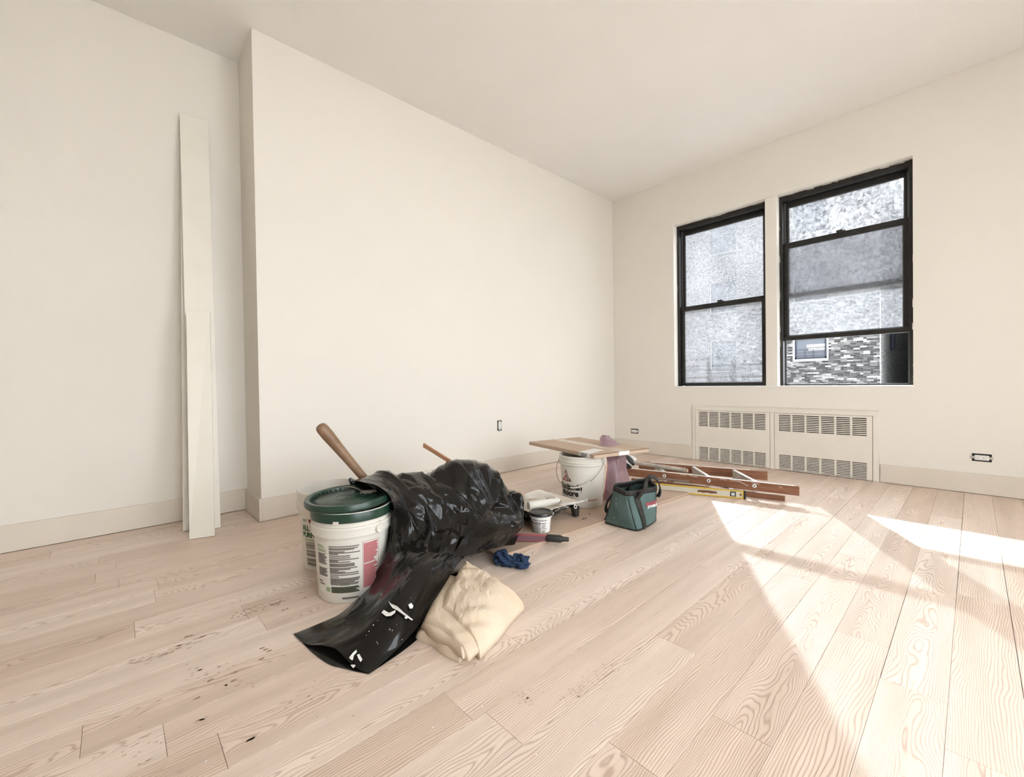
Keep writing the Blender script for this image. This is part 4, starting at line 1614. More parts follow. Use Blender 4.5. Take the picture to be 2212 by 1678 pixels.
def build_small():
    zf = 0.0165
    rnd = random.Random(19)
    # ---- tub
    M_w = mat('tub_white', (0.82, 0.80, 0.77), 0.35)
    M_k = mat('tub_lid_black', (0.02, 0.019, 0.018), 0.35, nscale=40, col2=(0.03, 0.028, 0.027))
    M_lb = mat('tub_print', (0.10, 0.09, 0.085), 0.5, nscale=300, col2=(0.35, 0.33, 0.31), ndetail=0)
    c = np.array([1.683, 1.598, zf])
    t = thing('compound_tub', 'small white tub with a black screw lid in front of the paint tray', 'tub', c)
    H, R0, R1 = 0.092, 0.0475, 0.0575
    prof = [(0, 0.002), (R0 - 0.004, 0.002), (R0, 0.004), (R1 - 0.003, H - 0.012), (R1 + 0.003, H - 0.010), (R1 + 0.003, H), (R1 - 0.004, H), (0, H)]
    body = MB().lathe(prof, 40).build('body', M_w, t, auto=45)
    prof = [(R1 + 0.001, H - 0.001), (R1 + 0.0065, H), (R1 + 0.0070, H + 0.012), (R1 + 0.004, H + 0.016), (R1 - 0.004, H + 0.016), (R1 - 0.006, H + 0.012), (R1 - 0.020, H + 0.012), (R1 - 0.021, H + 0.0135), (R1 - 0.024, H + 0.0135), (R1 - 0.025, H + 0.012), (0, H + 0.012)]
    MB().lathe(prof, 48).build('lid', M_k, t, auto=40)
    thc = math.atan2(-c[1], -c[0])
    P = lambda th, z, off: cone_pt(c, R0, R1 - 0.002, H, thc, th, z, off)
    D = math.radians
    mb = MB()
    strip_patch(mb, P, D(-62), D(34), 0.069, 0.074)
    z = 0.063
    while z > 0.008:
        a, b = D(rnd.choice([-75, -75, -62])), D(rnd.choice([-2, 0, -4]))
        strip_patch(mb, P, D(-78), D(-46), z - 0.0030, z)
        strip_patch(mb, P, D(-42), b, z - 0.0030, z)
        if rnd.random() < 0.75:
            strip_patch(mb, P, D(4), D(rnd.choice([28, 32, 35, 24])), z - 0.0030, z)
        z -= 0.0036 if rnd.random() < 0.75 else 0.0058
    mb.build('fine_print', M_lb, body)

    # ---- paint tray
    M_tr = mat('tray_black', (0.02, 0.019, 0.018), 0.4, nscale=55, col2=(0.55, 0.53, 0.5), lo=0.56, hi=0.60)
    M_li = mat('tray_liner', (0.78, 0.71, 0.62), 0.45, nscale=10, col2=(0.72, 0.64, 0.54))
    Fp = np.array([1.775, 1.640])
    Rp = np.array([2.055, 1.610])
    Bp = np.array([2.095, 1.900])
    Lp = Bp + (Fp - Rp) * 1.35
    Fp = Rp + (Fp - Rp) * 1.35
    o = np.array([1.90, 1.76, zf])
    t = thing('paint_tray', 'black paint tray with a cream liner, spattered with white paint', 'paint tray', o)

    def shell(lift, inset, m, name, th):
        n = 40
        a = np.linspace(0, 1, n)[:, None]          # 0 deep end (left), 1 shallow end (right)
        b = np.linspace(0, 1, n)[None, :]
        XY = (1 - a[..., None]) * ((1 - b[..., None]) * Fp + b[..., None] * Lp) + a[..., None] * ((1 - b[..., None]) * Rp + b[..., None] * Bp)
        rim = 0.080
        e = np.minimum(np.minimum(a, 1 - a) * 0.38, np.minimum(b, 1 - b) * 0.29)
        wall = np.clip((e - 0.012) / 0.028, 0, 1)
        wall = wall * wall * (3 - 2 * wall)
        floor_z = 0.010 + 0.052 * np.clip((a - 0.18) / 0.8, 0, 1)
        Z = rim * (1 - wall) + floor_z * wall + lift
        ridge = 0.0018 * np.sin(a * 95) * wall
        G = np.concatenate([XY, (Z + ridge + zf)[..., None]], axis=2)
        ob = mesh(name, (G - o).reshape(-1, 3).tolist(), grid_faces(n, n), m, t, smooth=True)
        md = ob.modifiers.new('thickness', 'SOLIDIFY')
        md.thickness = th
        return G
    shell(0.0, 0.0, M_tr, 'tray', 0.003)
    shell(0.0035, 0.0, M_li, 'liner', 0.001)
    # crumpled back of the liner standing up
    rows = [[at((1133, 1068), 2.62), at((1146, 1064), 2.62), at((1165, 1062), 2.62), at((1182, 1066), 2.62), at((1202, 1074), 2.60)],
            [at((1133, 1068), 2.60), at((1148, 1062), 2.60), at((1164, 1058.5), 2.60), at((1180, 1063), 2.60), at((1200, 1074), 2.58)],
            [at((1133, 1078), 2.62), at((1150, 1076), 2.62), at((1166, 1075), 2.62), at((1182, 1076), 2.61), at((1199, 1078), 2.59)]]
    G = net(rows, 24, 40)
    G = G + grid_normals(G) * (crumple(G, 2, 14, 3) * 0.004)[..., None]
    mesh('liner_flap', (G - o).reshape(-1, 3).tolist(), grid_faces(24, 40), M_li, t, smooth=True)
    for q in (Rp * 0.93 + Fp * 0.07 + np.array([-.012, .012]), Bp * 0.95 + Lp * 0.05 + np.array([-.02, -.03])):
        x, y = q - o[:2]
        mb = MB().hexa([(x - .018, y - .014, 0), (x + .012, y - .014, 0), (x + .012, y + .014, 0), (x - .018, y + .014, 0),
                 (x - .034, y - .020, .062), (x + .012, y - .020, .062), (x + .012, y + .020, .062), (x - .034, y + .020, .062)])
        mb.build('foot', M_k, t, bevel=0.003)

    # ---- roller in the tray
    a = np.array(fl((1141, 1092), .098))
    b = np.array(fl((1201, 1083), .100))
    ax = (b - a)
    b = a + ax / np.linalg.norm(ax) * 0.205
    M_nap = mat('roller_nap', (0.80, 0.76, 0.69), 0.95, spec=0.1, nscale=60, bump=0.8, bscale=350)
    t = thing('paint_roller', 'cream paint roller resting in the paint tray', 'paint roller', a - np.array([0, 0, .022]))
    o2 = a - np.array([0, 0, .022])
    MB().tube([a - o2, b - o2], 0.0235, 28).build('cover', M_nap, t, bevel=0.003, auto=50)
    d = (b - a) / np.linalg.norm(b - a)
    MB().tube([b - o2, b + d * 0.004 - o2], 0.014, 16).build('end_cap', M_k, t)
    M_h = mat('roller_frame_paint', (0.66, 0.60, 0.52), 0.5, nscale=40, col2=(0.45, 0.42, 0.38))
    p0 = b + d * 0.004
    p1 = b + d * 0.016
    s0 = fl((1207, 1090), .105)
    s1 = fl((1240, 1086.5), .108)
    s2 = fl((1266, 1081), .112)
    MB().tube([p0 - o2, p1 - o2, s0 - o2, (s0 + s1) / 2 - o2], 0.0035, 8).build('frame', M_h, t, smooth=True)
    MB().tube([s0 - o2, (s0 * 2 + s1) / 3 - o2, s1 - o2, s2 - o2], [0.007, 0.0085, 0.0085, 0.0075], 12).build('handle', M_h, t, smooth=True)
    MB().tube([s2 - o2, s2 + (s2 - s1) * 0.06 - o2], 0.0095, 12).build('handle_tip', M_w, t, bevel=0.002)

    # ---- second roller frame end: round socket facing the viewer
    c = fl((1243, 1094), .090)
    t = thing('brush_socket', 'round white-rimmed tube end lying at the tray corner', 'tube', c)
    vd = np.array([-c[0], -c[1], 0.15])
    vd /= np.linalg.norm(vd)
    MB().tube([vd * 0.0, vd * -0.055], 0.0095, 16).build('tube', M_k, t, smooth=True)
    mb = MB()
    e1 = np.cross(vd, [0, 0, 1])
    e1 /= np.linalg.norm(e1)
    e2 = np.cross(e1, vd)
    V = []
    n = 20
    for r_, dd in ((0.0075, 0.001), (0.0118, 0.001), (0.0118, -0.006)):
        for k in range(n):
            a_ = 2 * PI * k / n
            V.append(vd * dd + (e1 * math.cos(a_) * 0.8 + e2 * math.sin(a_)) * r_)
    mb.add(V, [(l * n + k, l * n + (k + 1) % n, (l + 1) * n + (k + 1) % n, (l + 1) * n + k) for l in (0, 1) for k in range(n)])
    mb.build('rim', M_w, t)

    # ---- pole with black grip
    M_pole = mat('mauve_pole', (0.17, 0.085, 0.10), 0.4, nscale=20)
    M_edge = mat('pole_red_edge', (0.38, 0.07, 0.09), 0.4)
    a = fl((1096, 1161.5), .034)
    b = fl((1180, 1161.5), .036)
    e = fl((1229, 1165), .030)
    t = thing('grip_pole', 'flat mauve pole with a black rubber grip sticking out from the bag', 'pole', (a[0], a[1], 0.012))
    o3 = np.array([a[0], a[1], 0.012])
    far = a + (a - b) * 1.4
    far[2] = 0.04
    MB().beam(far - o3, b - o3, 0.018, 0.028).build('shaft', M_pole, t, bevel=0.003)
    mb = MB()
    up = np.array([0, 0, 0.0132])
    mb.beam(far + up - o3, b + up - o3, 0.0186, 0.003)
    mb.beam(far - up - o3, b - up - o3, 0.0186, 0.003)
    mb.build('edge_stripe', M_edge, t)
    mid = b + (e - b) * 0.62
    tip = e
    MB().tube([b - o3, b + (mid - b) * 0.05 - o3, mid - o3, mid + (tip - mid) * 0.35 - o3, tip - (tip - mid) * 0.06 - o3, tip - o3],
              [0.0165, 0.0185, 0.0185, 0.012, 0.011, 0.007], 14).build('grip', mat('rubber_black', (0.016, 0.015, 0.012), 0.6, bump=0.4, bscale=90), t, smooth=True)

    # ---- tool handle and dowel
    M_hw = mat('worn_handle', (0.19, 0.105, 0.055), 0.45, nscale=18, col2=(0.27, 0.16, 0.09), stretch=(1, 1, 1))
    a = at((693, 922), 1.86)
    b = at((797, 1045), 1.97)
    d = (b - a) / np.linalg.norm(b - a)
    end = b + d * 0.32
    t = thing('digging_tool', 'worn brown wooden tool handle leaning out above the pails', 'tool', (end[0], end[1], max(end[2], 0.05)))
    o4 = np.array(t.location)
    L_ = np.linalg.norm(b - a)
    pts = [a - d * 0.012, a - d * 0.009, a - d * 0.002, a + d * 0.012, a + d * 0.05, a + d * 0.12, a + d * 0.22, b, end]
    MB().tube([p - o4 for p in pts], [0.006, 0.016, 0.0225, 0.0255, 0.0262, 0.0225, 0.0195, 0.0175, 0.0175], 20).build('handle', M_hw, t, smooth=True)
    M_dw = mat('dowel_wood', (0.34, 0.16, 0.075), 0.45, nscale=14, col2=(0.42, 0.21, 0.11))
    a = at((915, 961), 2.28)
    b = at((984, 1004), 2.24)
    end = b + (b - a) * 0.35
    t = thing('wooden_dowel', 'thin reddish wooden stick poking out of the black bag', 'stick', (end[0], end[1], end[2]))
    o5 = np.array(end)
    s = np.cross(b - a, [0, 0, 1])
    s = np.array([0, 0, 1.0]) * 0.0052
    MB().tube([a + s - o5, end + s - o5], 0.0066, 10).build('rod', M_dw, t, smooth=False)
    MB().tube([a - s - o5, end - s - o5], 0.0066, 10).build('rod', M_dw, t, smooth=False)


# ------------------------------------------------------------------ teal tool bag
def build_toolbag():
    M_t = mat('teal_canvas', (0.085, 0.135, 0.128), 0.75, spec=0.25, nscale=8, col2=(0.115, 0.175, 0.165), bump=0.25, bscale=260)
    M_k = mat('black_webbing', (0.014, 0.013, 0.012), 0.6, nscale=50, col2=(0.024, 0.022, 0.02), bump=0.3, bscale=240)
    M_lt = mat('bag_piping_light', (0.30, 0.42, 0.39), 0.6)
    base = [fl((1301, 1128)), fl((1378, 1149)), fl((1419, 1124)), None]
    base[3] = base[0] + (base[2] - base[1])
    topz = [0.226, 0.224, 0.236, 0.252]
    top = [fl((1327, 1058), topz[0]), fl((1367, 1060), topz[1]), fl((1420, 1051), topz[2]), None]
    top[3] = fl((1368, 1030), topz[3])
    back2 = fl((1326, 1031), .25)
    t = thing('tool_bag', 'teal canvas tool bag with black webbing handles on the floor by the ladder', 'tool bag', (2.19, 1.36, 0))
    o = np.array([2.19, 1.36, 0.0])
    # top loop slightly bigger: left-back corner added by 5-point rings
    c0 = sum(base) / 4
    ringB = [base[0], base[1], base[2], base[3]]
    ringT = [fl((1324, 1047), 0.236), fl((1352, 1062), 0.222), fl((1420, 1051), 0.236), fl((1402, 1031), 0.252)]
    n = 24

    def ring(P, z, rnd_=0.0, bulge=0.0):
        out = []
        m = sum(np.array(p) for p in P) / 4
        for i in range(4):
            a, b = np.array(P[i]), np.array(P[(i + 1) % 4])
            for k in range(n):
                s = k / n
                p = a + (b - a) * s
                nrm = np.cross(b - a, [0, 0, 1])
                nrm = nrm / np.linalg.norm(nrm)
                if (p - m) @ nrm < 0:
                    nrm = -nrm
                p = p + nrm * bulge * math.sin(PI * s)
                # round the corner
                e = min(s, 1 - s)
                if e < 0.10:
                    p = p + (m - p) * rnd_ * (1 - e / 0.10)
                out.append(p)
        return out
    rows = []
    NV = 26
    for i in range(NV):
        s = i / (NV - 1)
        f = s ** 0.85
        P = [np.array(a) * (1 - f) + np.array(b) * f for a, b in zip(ringB, ringT)]
        for p, a, b in zip(P, ringB, ringT):
            p[2] = a[2] * (1 - s) + b[2] * s
        R_ = ring(P, 0, 0.05 + 0.03 * s, 0.006 + 0.012 * math.sin(PI * s) - 0.006 * s)
        rows.append(R_)
    G = np.array(rows)
    G = np.concatenate([G, G[:, :1]], axis=1)
    NU = G.shape[1]
    Nn = grid_normals(G)
    m = G.mean(axis=(0, 1))
    sign = np.sign(((G - m) * Nn).sum(axis=2).mean())
    vv = np.linspace(0, 1, NV)[:, None]
    G = G + sign * Nn * (crumple(G, 12, 8, 3) * 0.007 * np.clip(vv * 5, 0, 1))[..., None]
    G[:, -1] = G[:, 0]
    G[0, :, 2] = 0.002
    body = mesh('body', (G - o).reshape(-1, 3).tolist(), grid_faces(NV, NU), M_t, t, smooth=True)
    md = body.modifiers.new('thickness', 'SOLIDIFY')
    md.thickness = 0.003
    md.offset = -1 * sign
    mesh('bottom', [tuple(p - o) for p in G[0, :-1]], [tuple(range(NU - 1))], M_k, t)

    # bands: top rim and bottom piping
    def band(i0, i1, off, name, mm, par=None):
        A = G[i0:i1 + 1] + sign * Nn[i0:i1 + 1] * off
        ob = mesh(name, (A - o).reshape(-1, 3).tolist(), grid_faces(i1 - i0 + 1, NU), mm, par or t, smooth=True)
        md_ = ob.modifiers.new('thickness', 'SOLIDIFY')
        md_.thickness = 0.007
        md_.offset = 0
    band(NV - 4, NV - 1, 0.0, 'rim_band', M_k)

    def pt(iu, v, off=0.003):
        i = v * (NV - 1)
        i0 = int(min(i, NV - 2))
        f = i - i0
        j0 = int(iu) % (NU - 1)
        g = iu - int(iu)
        p = (G[i0, j0] * (1 - f) + G[i0 + 1, j0] * f) * (1 - g) + (G[i0, j0 + 1] * (1 - f) + G[i0 + 1, j0 + 1] * f) * g
        nn = Nn[i0, j0] * sign
        return p + nn * off
    MB().tube([p - o + np.array([0, 0, 0.004]) for p in G[0]], 0.005, 8).build('base_piping', M_k, t, smooth=True)
    for iu in (0.0, 24.0, 48.0, 72.0):
        MB().tube([pt(iu, v / 20.0, 0.001) - o for v in range(0, 18)], 0.0026, 6).build('seam_piping', M_k, t, smooth=True)
    # webbing straps on the right-hand face (B->C is columns 24..48) and hidden back face
    for iu, wd in ((31.0, 0.030),):
        pts = [pt(iu - 0.5 * (v / 20), v / 20.0, 0.004) - o for v in range(0, 20)]
        dirs = [tuple(pt(iu + 2, v / 20.0) - pt(iu - 2, v / 20.0)) for v in range(0, 20)]
        MB().strap(pts, dirs, wd, 0.003).build('webbing_strap', M_k, t)
    # carry loop: from the front strap up, over and down outside the right side
    lp = [pt(30.5, 0.80, 0.006), at((1393, 1055), 2.30), at((1396, 1040), 2.30), at((1402, 1031), 2.31), at((1413, 1031), 2.34), at((1421, 1038), 2.36), at((1425, 1050), 2.38), at((1426, 1062), 2.38), at((1421, 1073), 2.37)]
    L = catmull(np.array(lp), np.linspace(0, len(lp) - 1, 40))
    dirs = []
    for i in range(40):
        s = i / 39
        dirs.append(tuple((pt(33, .8) - pt(29, .8)) * (1 - s) + np.array([0.02, 0.03, 0.01]) * s))
    MB().strap([p - o for p in L], dirs, 0.024, 0.006).build('carry_handle', M_k, t)
    lp = [pt(84, 0.86, 0.006), at((1335, 1046), 2.52), at((1326, 1040), 2.50), at((1322, 1044), 2.44), at((1321, 1052), 2.40)]
    # flopped rear handle on the left side
    lp = [pt(92, .72, .008), pt(94, .60, .016), pt(95, .45, .020), pt(94.5, .33, .016), pt(93, .25, .008)]
    L = catmull(np.array(lp), np.linspace(0, 4, 24))
    MB().strap([p - o for p in L], tuple(pt(95, .5) - pt(90, .5)), 0.026, 0.006).build('rear_handle', M_k, t)
    # inner divider strap
    mb = MB()
    a = pt(84, .97, -0.004)
    b = pt(84, .55, -0.008)
    mb.strap([a - o, (a + b) / 2 - o, b - o], tuple(pt(86, .9) - pt(82, .9)), 0.018, 0.003)
    mb.build('inner_strap', M_k, t)
    # brand patch on the right face
    iu0, iu1, v0, v1 = 36.0, 47.0, 0.505, 0.655
    mb = MB()
    nn = 8
    V = []
    for i in range(nn + 1):
        for v in (v0 + .06, v1):
            V.append(pt(iu0 + (iu1 - iu0) * i / nn, v, 0.0035) - o)
    mb.add(V, [(2 * i, 2 * i + 2, 2 * i + 3, 2 * i + 1) for i in range(nn)])
    pm = mb.build('brand_patch', mat('patch_red', (0.30, 0.07, 0.085), 0.6), t)
    Vt, Ft = text_mesh('makita', 1.0, 0.03, 0.25)
    xm = max(v[0] for v in Vt)
    mb = MB()
    mb.add([pt(iu0 + 0.3 + v[0] / xm * 17.5, v0 + v[1] * 0.135, 0.0045) - o if iu0 + 0.3 + v[0] / xm * 17.5 < 95 else (0, 0, 0) for v in Vt], Ft)
    mb.build('brand_lettering', mat('patch_white', (0.82, 0.79, 0.77), 0.5), pm)
    # white specks
    mb = MB()
    for iu, v, s in ((9.5, .70, .005), (10, .60, .007), (10.3, .55, .006), (8.5, .22, .008)):
        p = pt(iu, v, .003) - o
        q = pt(iu + 0.7, v, .003) - o
        r_ = pt(iu + 0.2, v + .04, .003) - o
        mb.add([p, q, r_], [(0, 1, 2)])
    mb.build('paint_specks', MATS['patch_white'], t)


# ------------------------------------------------------------------ ladder, level, pole on ladder, cloth
def build_ladder():
    M_w = mat('ladder_wood', (0.185, 0.075, 0.038), 0.5, nscale=5, col2=(0.29, 0.13, 0.07), stretch=(4, 1, 12), ndetail=5)
    M_p = mat('ladder_white_paint', (0.80, 0.78, 0.75), 0.6, nscale=14, col2=(0.55, 0.51, 0.46), lo=0.5, hi=0.8)
    M_s = mat('step_grey_wood', (0.42, 0.37, 0.31), 0.7, nscale=9, col2=(0.68, 0.64, 0.58), stretch=(3, 3, 9))
    M_m = mat('rivet_white', (0.82, 0.80, 0.77), 0.4)
    M_g = mat('spreader_grey', (0.34, 0.30, 0.25), 0.45, metal=0.4)
    n0 = np.array([3.262, 0.772, 0])
    n1 = np.array([3.035, 1.885, 0])
    f0 = np.array([3.645, 1.070, 0])
    f1 = np.array([3.395, 1.905, 0])
    t = thing('step_ladder', 'old wooden stepladder with paint-flecked steps lying folded on the floor', 'ladder', (3.35, 1.4, 0))
    o = np.array([3.35, 1.4, 0])
    zt = 0.120

    def B(name, a, b, z0, z1, wd, m, bev=0.004):
        a = np.array([a[0], a[1], (z0 + z1) / 2]) - o
        b = np.array([b[0], b[1], (z0 + z1) / 2]) - o
        return MB().beam(a, b, wd, z1 - z0).build(name, m, t, bevel=bev)
    nd = (n1 - n0) / np.linalg.norm(n1 - n0)
    fd = (f1 - f0) / np.linalg.norm(f1 - f0)
    side = np.array([nd[1], -nd[0], 0])
    nin = np.array([0.012, 0.003, 0])
    rail1 = B('rail', n0 + nin, n1 + nd * 0.12 + nin, 0.058, zt, 0.024, M_w)
    rail2 = B('rail', f0, f1 + fd * 0.1, 0.052, zt, 0.024, M_w)
    # painted top edges
    B('painted_edge', n0 + nin + nd * 0.03, n1 + nin, zt - 0.001, zt + 0.0012, 0.020, M_p, 0)
    B('painted_edge', f0 + fd * 0.12, f1, zt - 0.001, zt + 0.0012, 0.020, M_p, 0)
    # rear frame underneath
    B('rear_rail', n0 + nin * 3.2 + nd * 0.085 + np.array([0.018, 0.0, 0]), n1 + nin * 3, 0.0, 0.036, 0.022, M_w)
    B('rear_rail', f0 - side * 0.02 + fd * 0.10 + np.array([-0.03, 0, 0]), f1 + np.array([-0.03, 0, 0]), 0.0, 0.044, 0.022, M_w)
    # steps
    S = [(fl((1634, 1040), zt), fl((1584, 1014), zt)), (fl((1532, 1029), zt), fl((1497, 1007), zt)), (fl((1437, 1020), zt), fl((1426, 1008), zt) * 0.35 + fl((1412, 1001), zt) * 0.65)]
    for a, b in S:
        d = (b - a)
        a = a + d * 0.03
        b = b - d * 0.03
        B('step', a, b, 0.046, zt - 0.003, 0.022, M_s, 0.003)
        B('step_edge', a, b, zt - 0.004, zt + 0.001, 0.022, M_p, 0.0)
    # cross slats of the rear frame, low
    for k in (0.35, 0.75):
        a = n0 + (n1 - n0) * k + nin * 4
        b = f0 + (f1 - f0) * k - nin * 3
        B('cross_slat', a, b, 0.012, 0.036, 0.03, M_w)
    # washers on the near rail
    out = np.array([-nd[1], nd[0], 0]) * 1.0
    if out[0] > 0:
        out = -out
    for px in (1435, 1531, 1630):
        # point on near rail outer face
        best = None
        for s in np.linspace(-0.05, 1.05, 400):
            p = n0 + (n1 - n0) * s
            rel = np.array([p[0], p[1], 0.094]) - CAM
            x = 1106 + F_PX * (rel @ RV) / (rel @ FV)
            if best is None or abs(x - px) < best[0]:
                best = (abs(x - px), p)
        p = best[1] + nin + out * 0.0125
        c = np.array([p[0], p[1], 0.092]) - o
        mb = MB()
        e1 = nd
        e2 = np.array([0, 0, 1.0])
        V = []
        n = 24
        for r_, dd in ((0.0052, 0.002), (0.0118, 0.002), (0.0130, 0.0)):
            for k in range(n):
                a = 2 * PI * k / n
                V.append(c + out * dd + (e1 * math.cos(a) + e2 * math.sin(a)) * r_)
        mb.add(V, [(l * n + k, l * n + (k + 1) % n, (l + 1) * n + (k + 1) % n, (l + 1) * n + k) for l in (0, 1) for k in range(n)])
        ws = mb.build('washer', M_m, t)
        V = [c + out * 0.0012] + [c + out * 0.0012 + (e1 * math.cos(2 * PI * k / 12) + e2 * math.sin(2 * PI * k / 12)) * 0.0056 for k in range(12)]
        MB().add(V, [(0, 1 + k, 1 + (k + 1) % 12) for k in range(12)]).build('bolt', M_dark, ws)
    # spreader bar
    a = n0 + (n1 - n0) * 0.60 + nin + out * 0.016
    b = n0 + (n1 - n0) * 0.86 + nin + out * 0.016
    B('spreader_bar', a, b, 0.064, 0.076, 0.004, M_g, 0.001)
    # scuffs of white paint on the near face
    mb = MB()
    rnd = random.Random(2)
    for s0, z0, s1, z1 in ((.36, .117, .30, .110), (.31, .113, .26, .088), (.245, .116, .20, .108), (.60, .117, .55, .109), (.10, .110, .085, .100), (.42, .117, .38, .112), (.66, .118, .62, .114)):
        a = n0 + (n1 - n0) * s0 + nin + out * 0.0126
        b = n0 + (n1 - n0) * s1 + nin + out * 0.0126
        mb.add([np.array([a[0], a[1], z0]) - o, np.array([b[0], b[1], z1]) - o, np.array([b[0], b[1], z1 - .003]) - o, np.array([a[0], a[1], z0 - .002]) - o], [(0, 1, 2, 3)])
    mb.build('paint_scuffs', M_p, t)

    # ---- spirit level standing against the ladder
    M_y = mat('level_yellow', (0.62, 0.42, 0.06), 0.45, nscale=20)
    M_c = mat('level_cream', (0.62, 0.58, 0.47), 0.45, nscale=10)
    M_k = mat('level_black', (0.02, 0.018, 0.016), 0.5)
    M_v = mat('vial', (0.60, 0.62, 0.60), 0.15)
    M_br = mat('level_brown', (0.16, 0.06, 0.03), 0.6)
    a = fl((1611, 1078), 0.0)
    d = fl((1450, 1063), 0.0) - a
    d /= np.linalg.norm(d)
    Ln = 0.61
    t = thing('spirit_level', 'yellow and cream spirit level standing on edge against the ladder', 'spirit level', (a[0], a[1], 0.012))
    o2 = np.array([a[0], a[1], 0.0])
    t.location = (a[0], a[1], 0)
    t.rotation_euler = (0, 0, math.atan2(d[1], d[0]))
    # local: x along, y towards viewer is +? determine
    ydir = np.array([-d[1], d[0]])
    sgn = 1 if ydir @ (-a[:2]) > 0 else -1
    th, hh = 0.020, 0.056
    MB().box(0.012, Ln, -th / 2 if sgn > 0 else -th / 2, th / 2, 0.001, 0.010).build('bottom_flange', M_y, t, bevel=0.002)
    MB().box(0.012, Ln, -th / 2, th / 2, hh - 0.008, hh).build('top_flange', M_y, t, bevel=0.002)
    MB().box(0.012, Ln, -th / 2 + 0.003, th / 2 - 0.003, 0.010, hh - 0.008).build('web', M_c, t)
    MB().box(0.0, 0.014, -th / 2 - 0.001, th / 2 + 0.001, 0.0, hh + 0.001).build('end_cap', M_k, t, bevel=0.002)
    yf = sgn * (th / 2 - 0.003)
    e = sgn * 0.0025

    def plate(name, x0, x1, z0, z1, m, k=1.0, par=t, bev=0.0):
        y0_, y1_ = sorted((yf - sgn * 0.001, yf + e * k))
        return MB().box(x0, x1, y0_, y1_, z0, z1).build(name, m, par, bevel=bev)
    vf = plate('vial_frame', 0.060, 0.096, 0.013, hh - 0.010, M_k, 1.0, bev=0.002)
    plate('vial', 0.067, 0.089, 0.019, hh - 0.017, M_v, 1.4, vf)
    y1_ = yf + e
    MB().add([(0.022, y1_, 0.030), (0.036, y1_, 0.042), (0.036, y1_, 0.018)], [(0, 1, 2)]).build('arrow_mark', M_br, t)
    plate('yellow_end', 0.014, 0.022, 0.010, hh - 0.008, M_y, 0.8)
    # hand hole
    hs = []
    for k in range(12):
        s = k / 11
        hs.append((0.180 + 0.125 * s, 0.036 + 0.004 * math.sin(PI * s)))
    for k in range(11, -1, -1):
        s = k / 11
        hs.append((0.180 + 0.125 * s, 0.021 + 0.002 * math.sin(PI * s * 5)))
    mb = MB().add([(x, yf + e * 0.5, z) for x, z in hs], [tuple(range(len(hs)))])
    mb.build('hand_hole', M_br, t)

    # ---- roller pole lying on the ladder
    M_rp = mat('plaster_pole', (0.62, 0.57, 0.50), 0.75, nscale=16, col2=(0.40, 0.36, 0.31), bump=0.5, bscale=70)
    a = fl((1371, 999), 0.142)
    b = fl((1481, 1016), 0.138)
    m_ = a + (b - a) * 0.62
    t = thing('painted_pole', 'short plaster-crusted pole resting across the ladder steps', 'pole', (a[0], a[1], 0.12))
    o3 = np.array([a[0], a[1], 0.12])
    MB().tube([a - (b - a) * 0.04 - o3, a - o3, m_ - o3], [0.010, 0.0165, 0.0165], 14).build('sleeve', M_rp, t, auto=50)
    MB().tube([m_ - o3, m_ + (b - m_) * 0.04 - o3, b - o3], [0.0145, 0.0175, 0.0165], 14).build('sleeve', M_rp, t, auto=50)
    MB().tube([b - o3, b + (b - a) * 0.035 - o3], 0.0140, 12).build('end_plug', mat('plug_tan', (0.50, 0.37, 0.24), 0.7), t)

    # ---- black and white glove/cloth at the ladder top
    M_gk = mat('glove_black', (0.015, 0.014, 0.015), 0.6)
    M_gw = mat('glove_white', (0.72, 0.70, 0.68), 0.7, nscale=20)
    c = at((1360, 998), 3.45)
    t = thing('work_glove', 'crumpled black and white work glove at the ladder end under the carton', 'glove', c)

    def blob(name, rows, m, seed):
        G = net([[at(q[:2], q[2]) for q in r] for r in rows], 22, 22)
        G = G + grid_normals(G) * (crumple(G, seed, 22, 2) * 0.004)[..., None]
        ob = mesh(name, (G - c).reshape(-1, 3).tolist(), grid_faces(22, 22), m, t, smooth=True)
        ob.modifiers.new('thickness', 'SOLIDIFY').thickness = 0.006
    blob('back', [[(1350, 984, 3.45), (1356, 983, 3.46), (1362, 984, 3.47)], [(1352, 989, 3.40), (1360, 990, 3.40), (1367, 993, 3.42)], [(1356, 996, 3.40), (1364, 1000, 3.39), (1370, 1002, 3.41)], [(1360, 1003, 3.42), (1366, 1005, 3.42), (1371, 1006, 3.44)]], M_gk, 3)
    blob('cuff', [[(1357, 983, 3.47), (1363, 984, 3.47), (1370, 986, 3.48)], [(1362, 987, 3.44), (1368, 989, 3.44), (1376, 991, 3.46)], [(1367, 993, 3.44), (1371, 995, 3.44), (1374, 995, 3.46)]], M_gw, 4)
    blob('finger', [[(1349, 990, 3.42), (1352, 991, 3.40), (1354, 991, 3.42)], [(1351, 998, 3.40), (1355, 999, 3.38), (1358, 998, 3.40)], [(1358, 1003, 3.40), (1362, 1004, 3.39), (1365, 1003, 3.41)]], M_gw, 5)
    blob('thumb', [[(1350, 1001, 3.42), (1355, 1000, 3.41), (1360, 1003, 3.42)], [(1351, 1007, 3.42), (1357, 1008, 3.41), (1364, 1008, 3.42)], [(1352, 1012, 3.44), (1358, 1013, 3.44), (1364, 1012, 3.45)]], M_gk, 6)


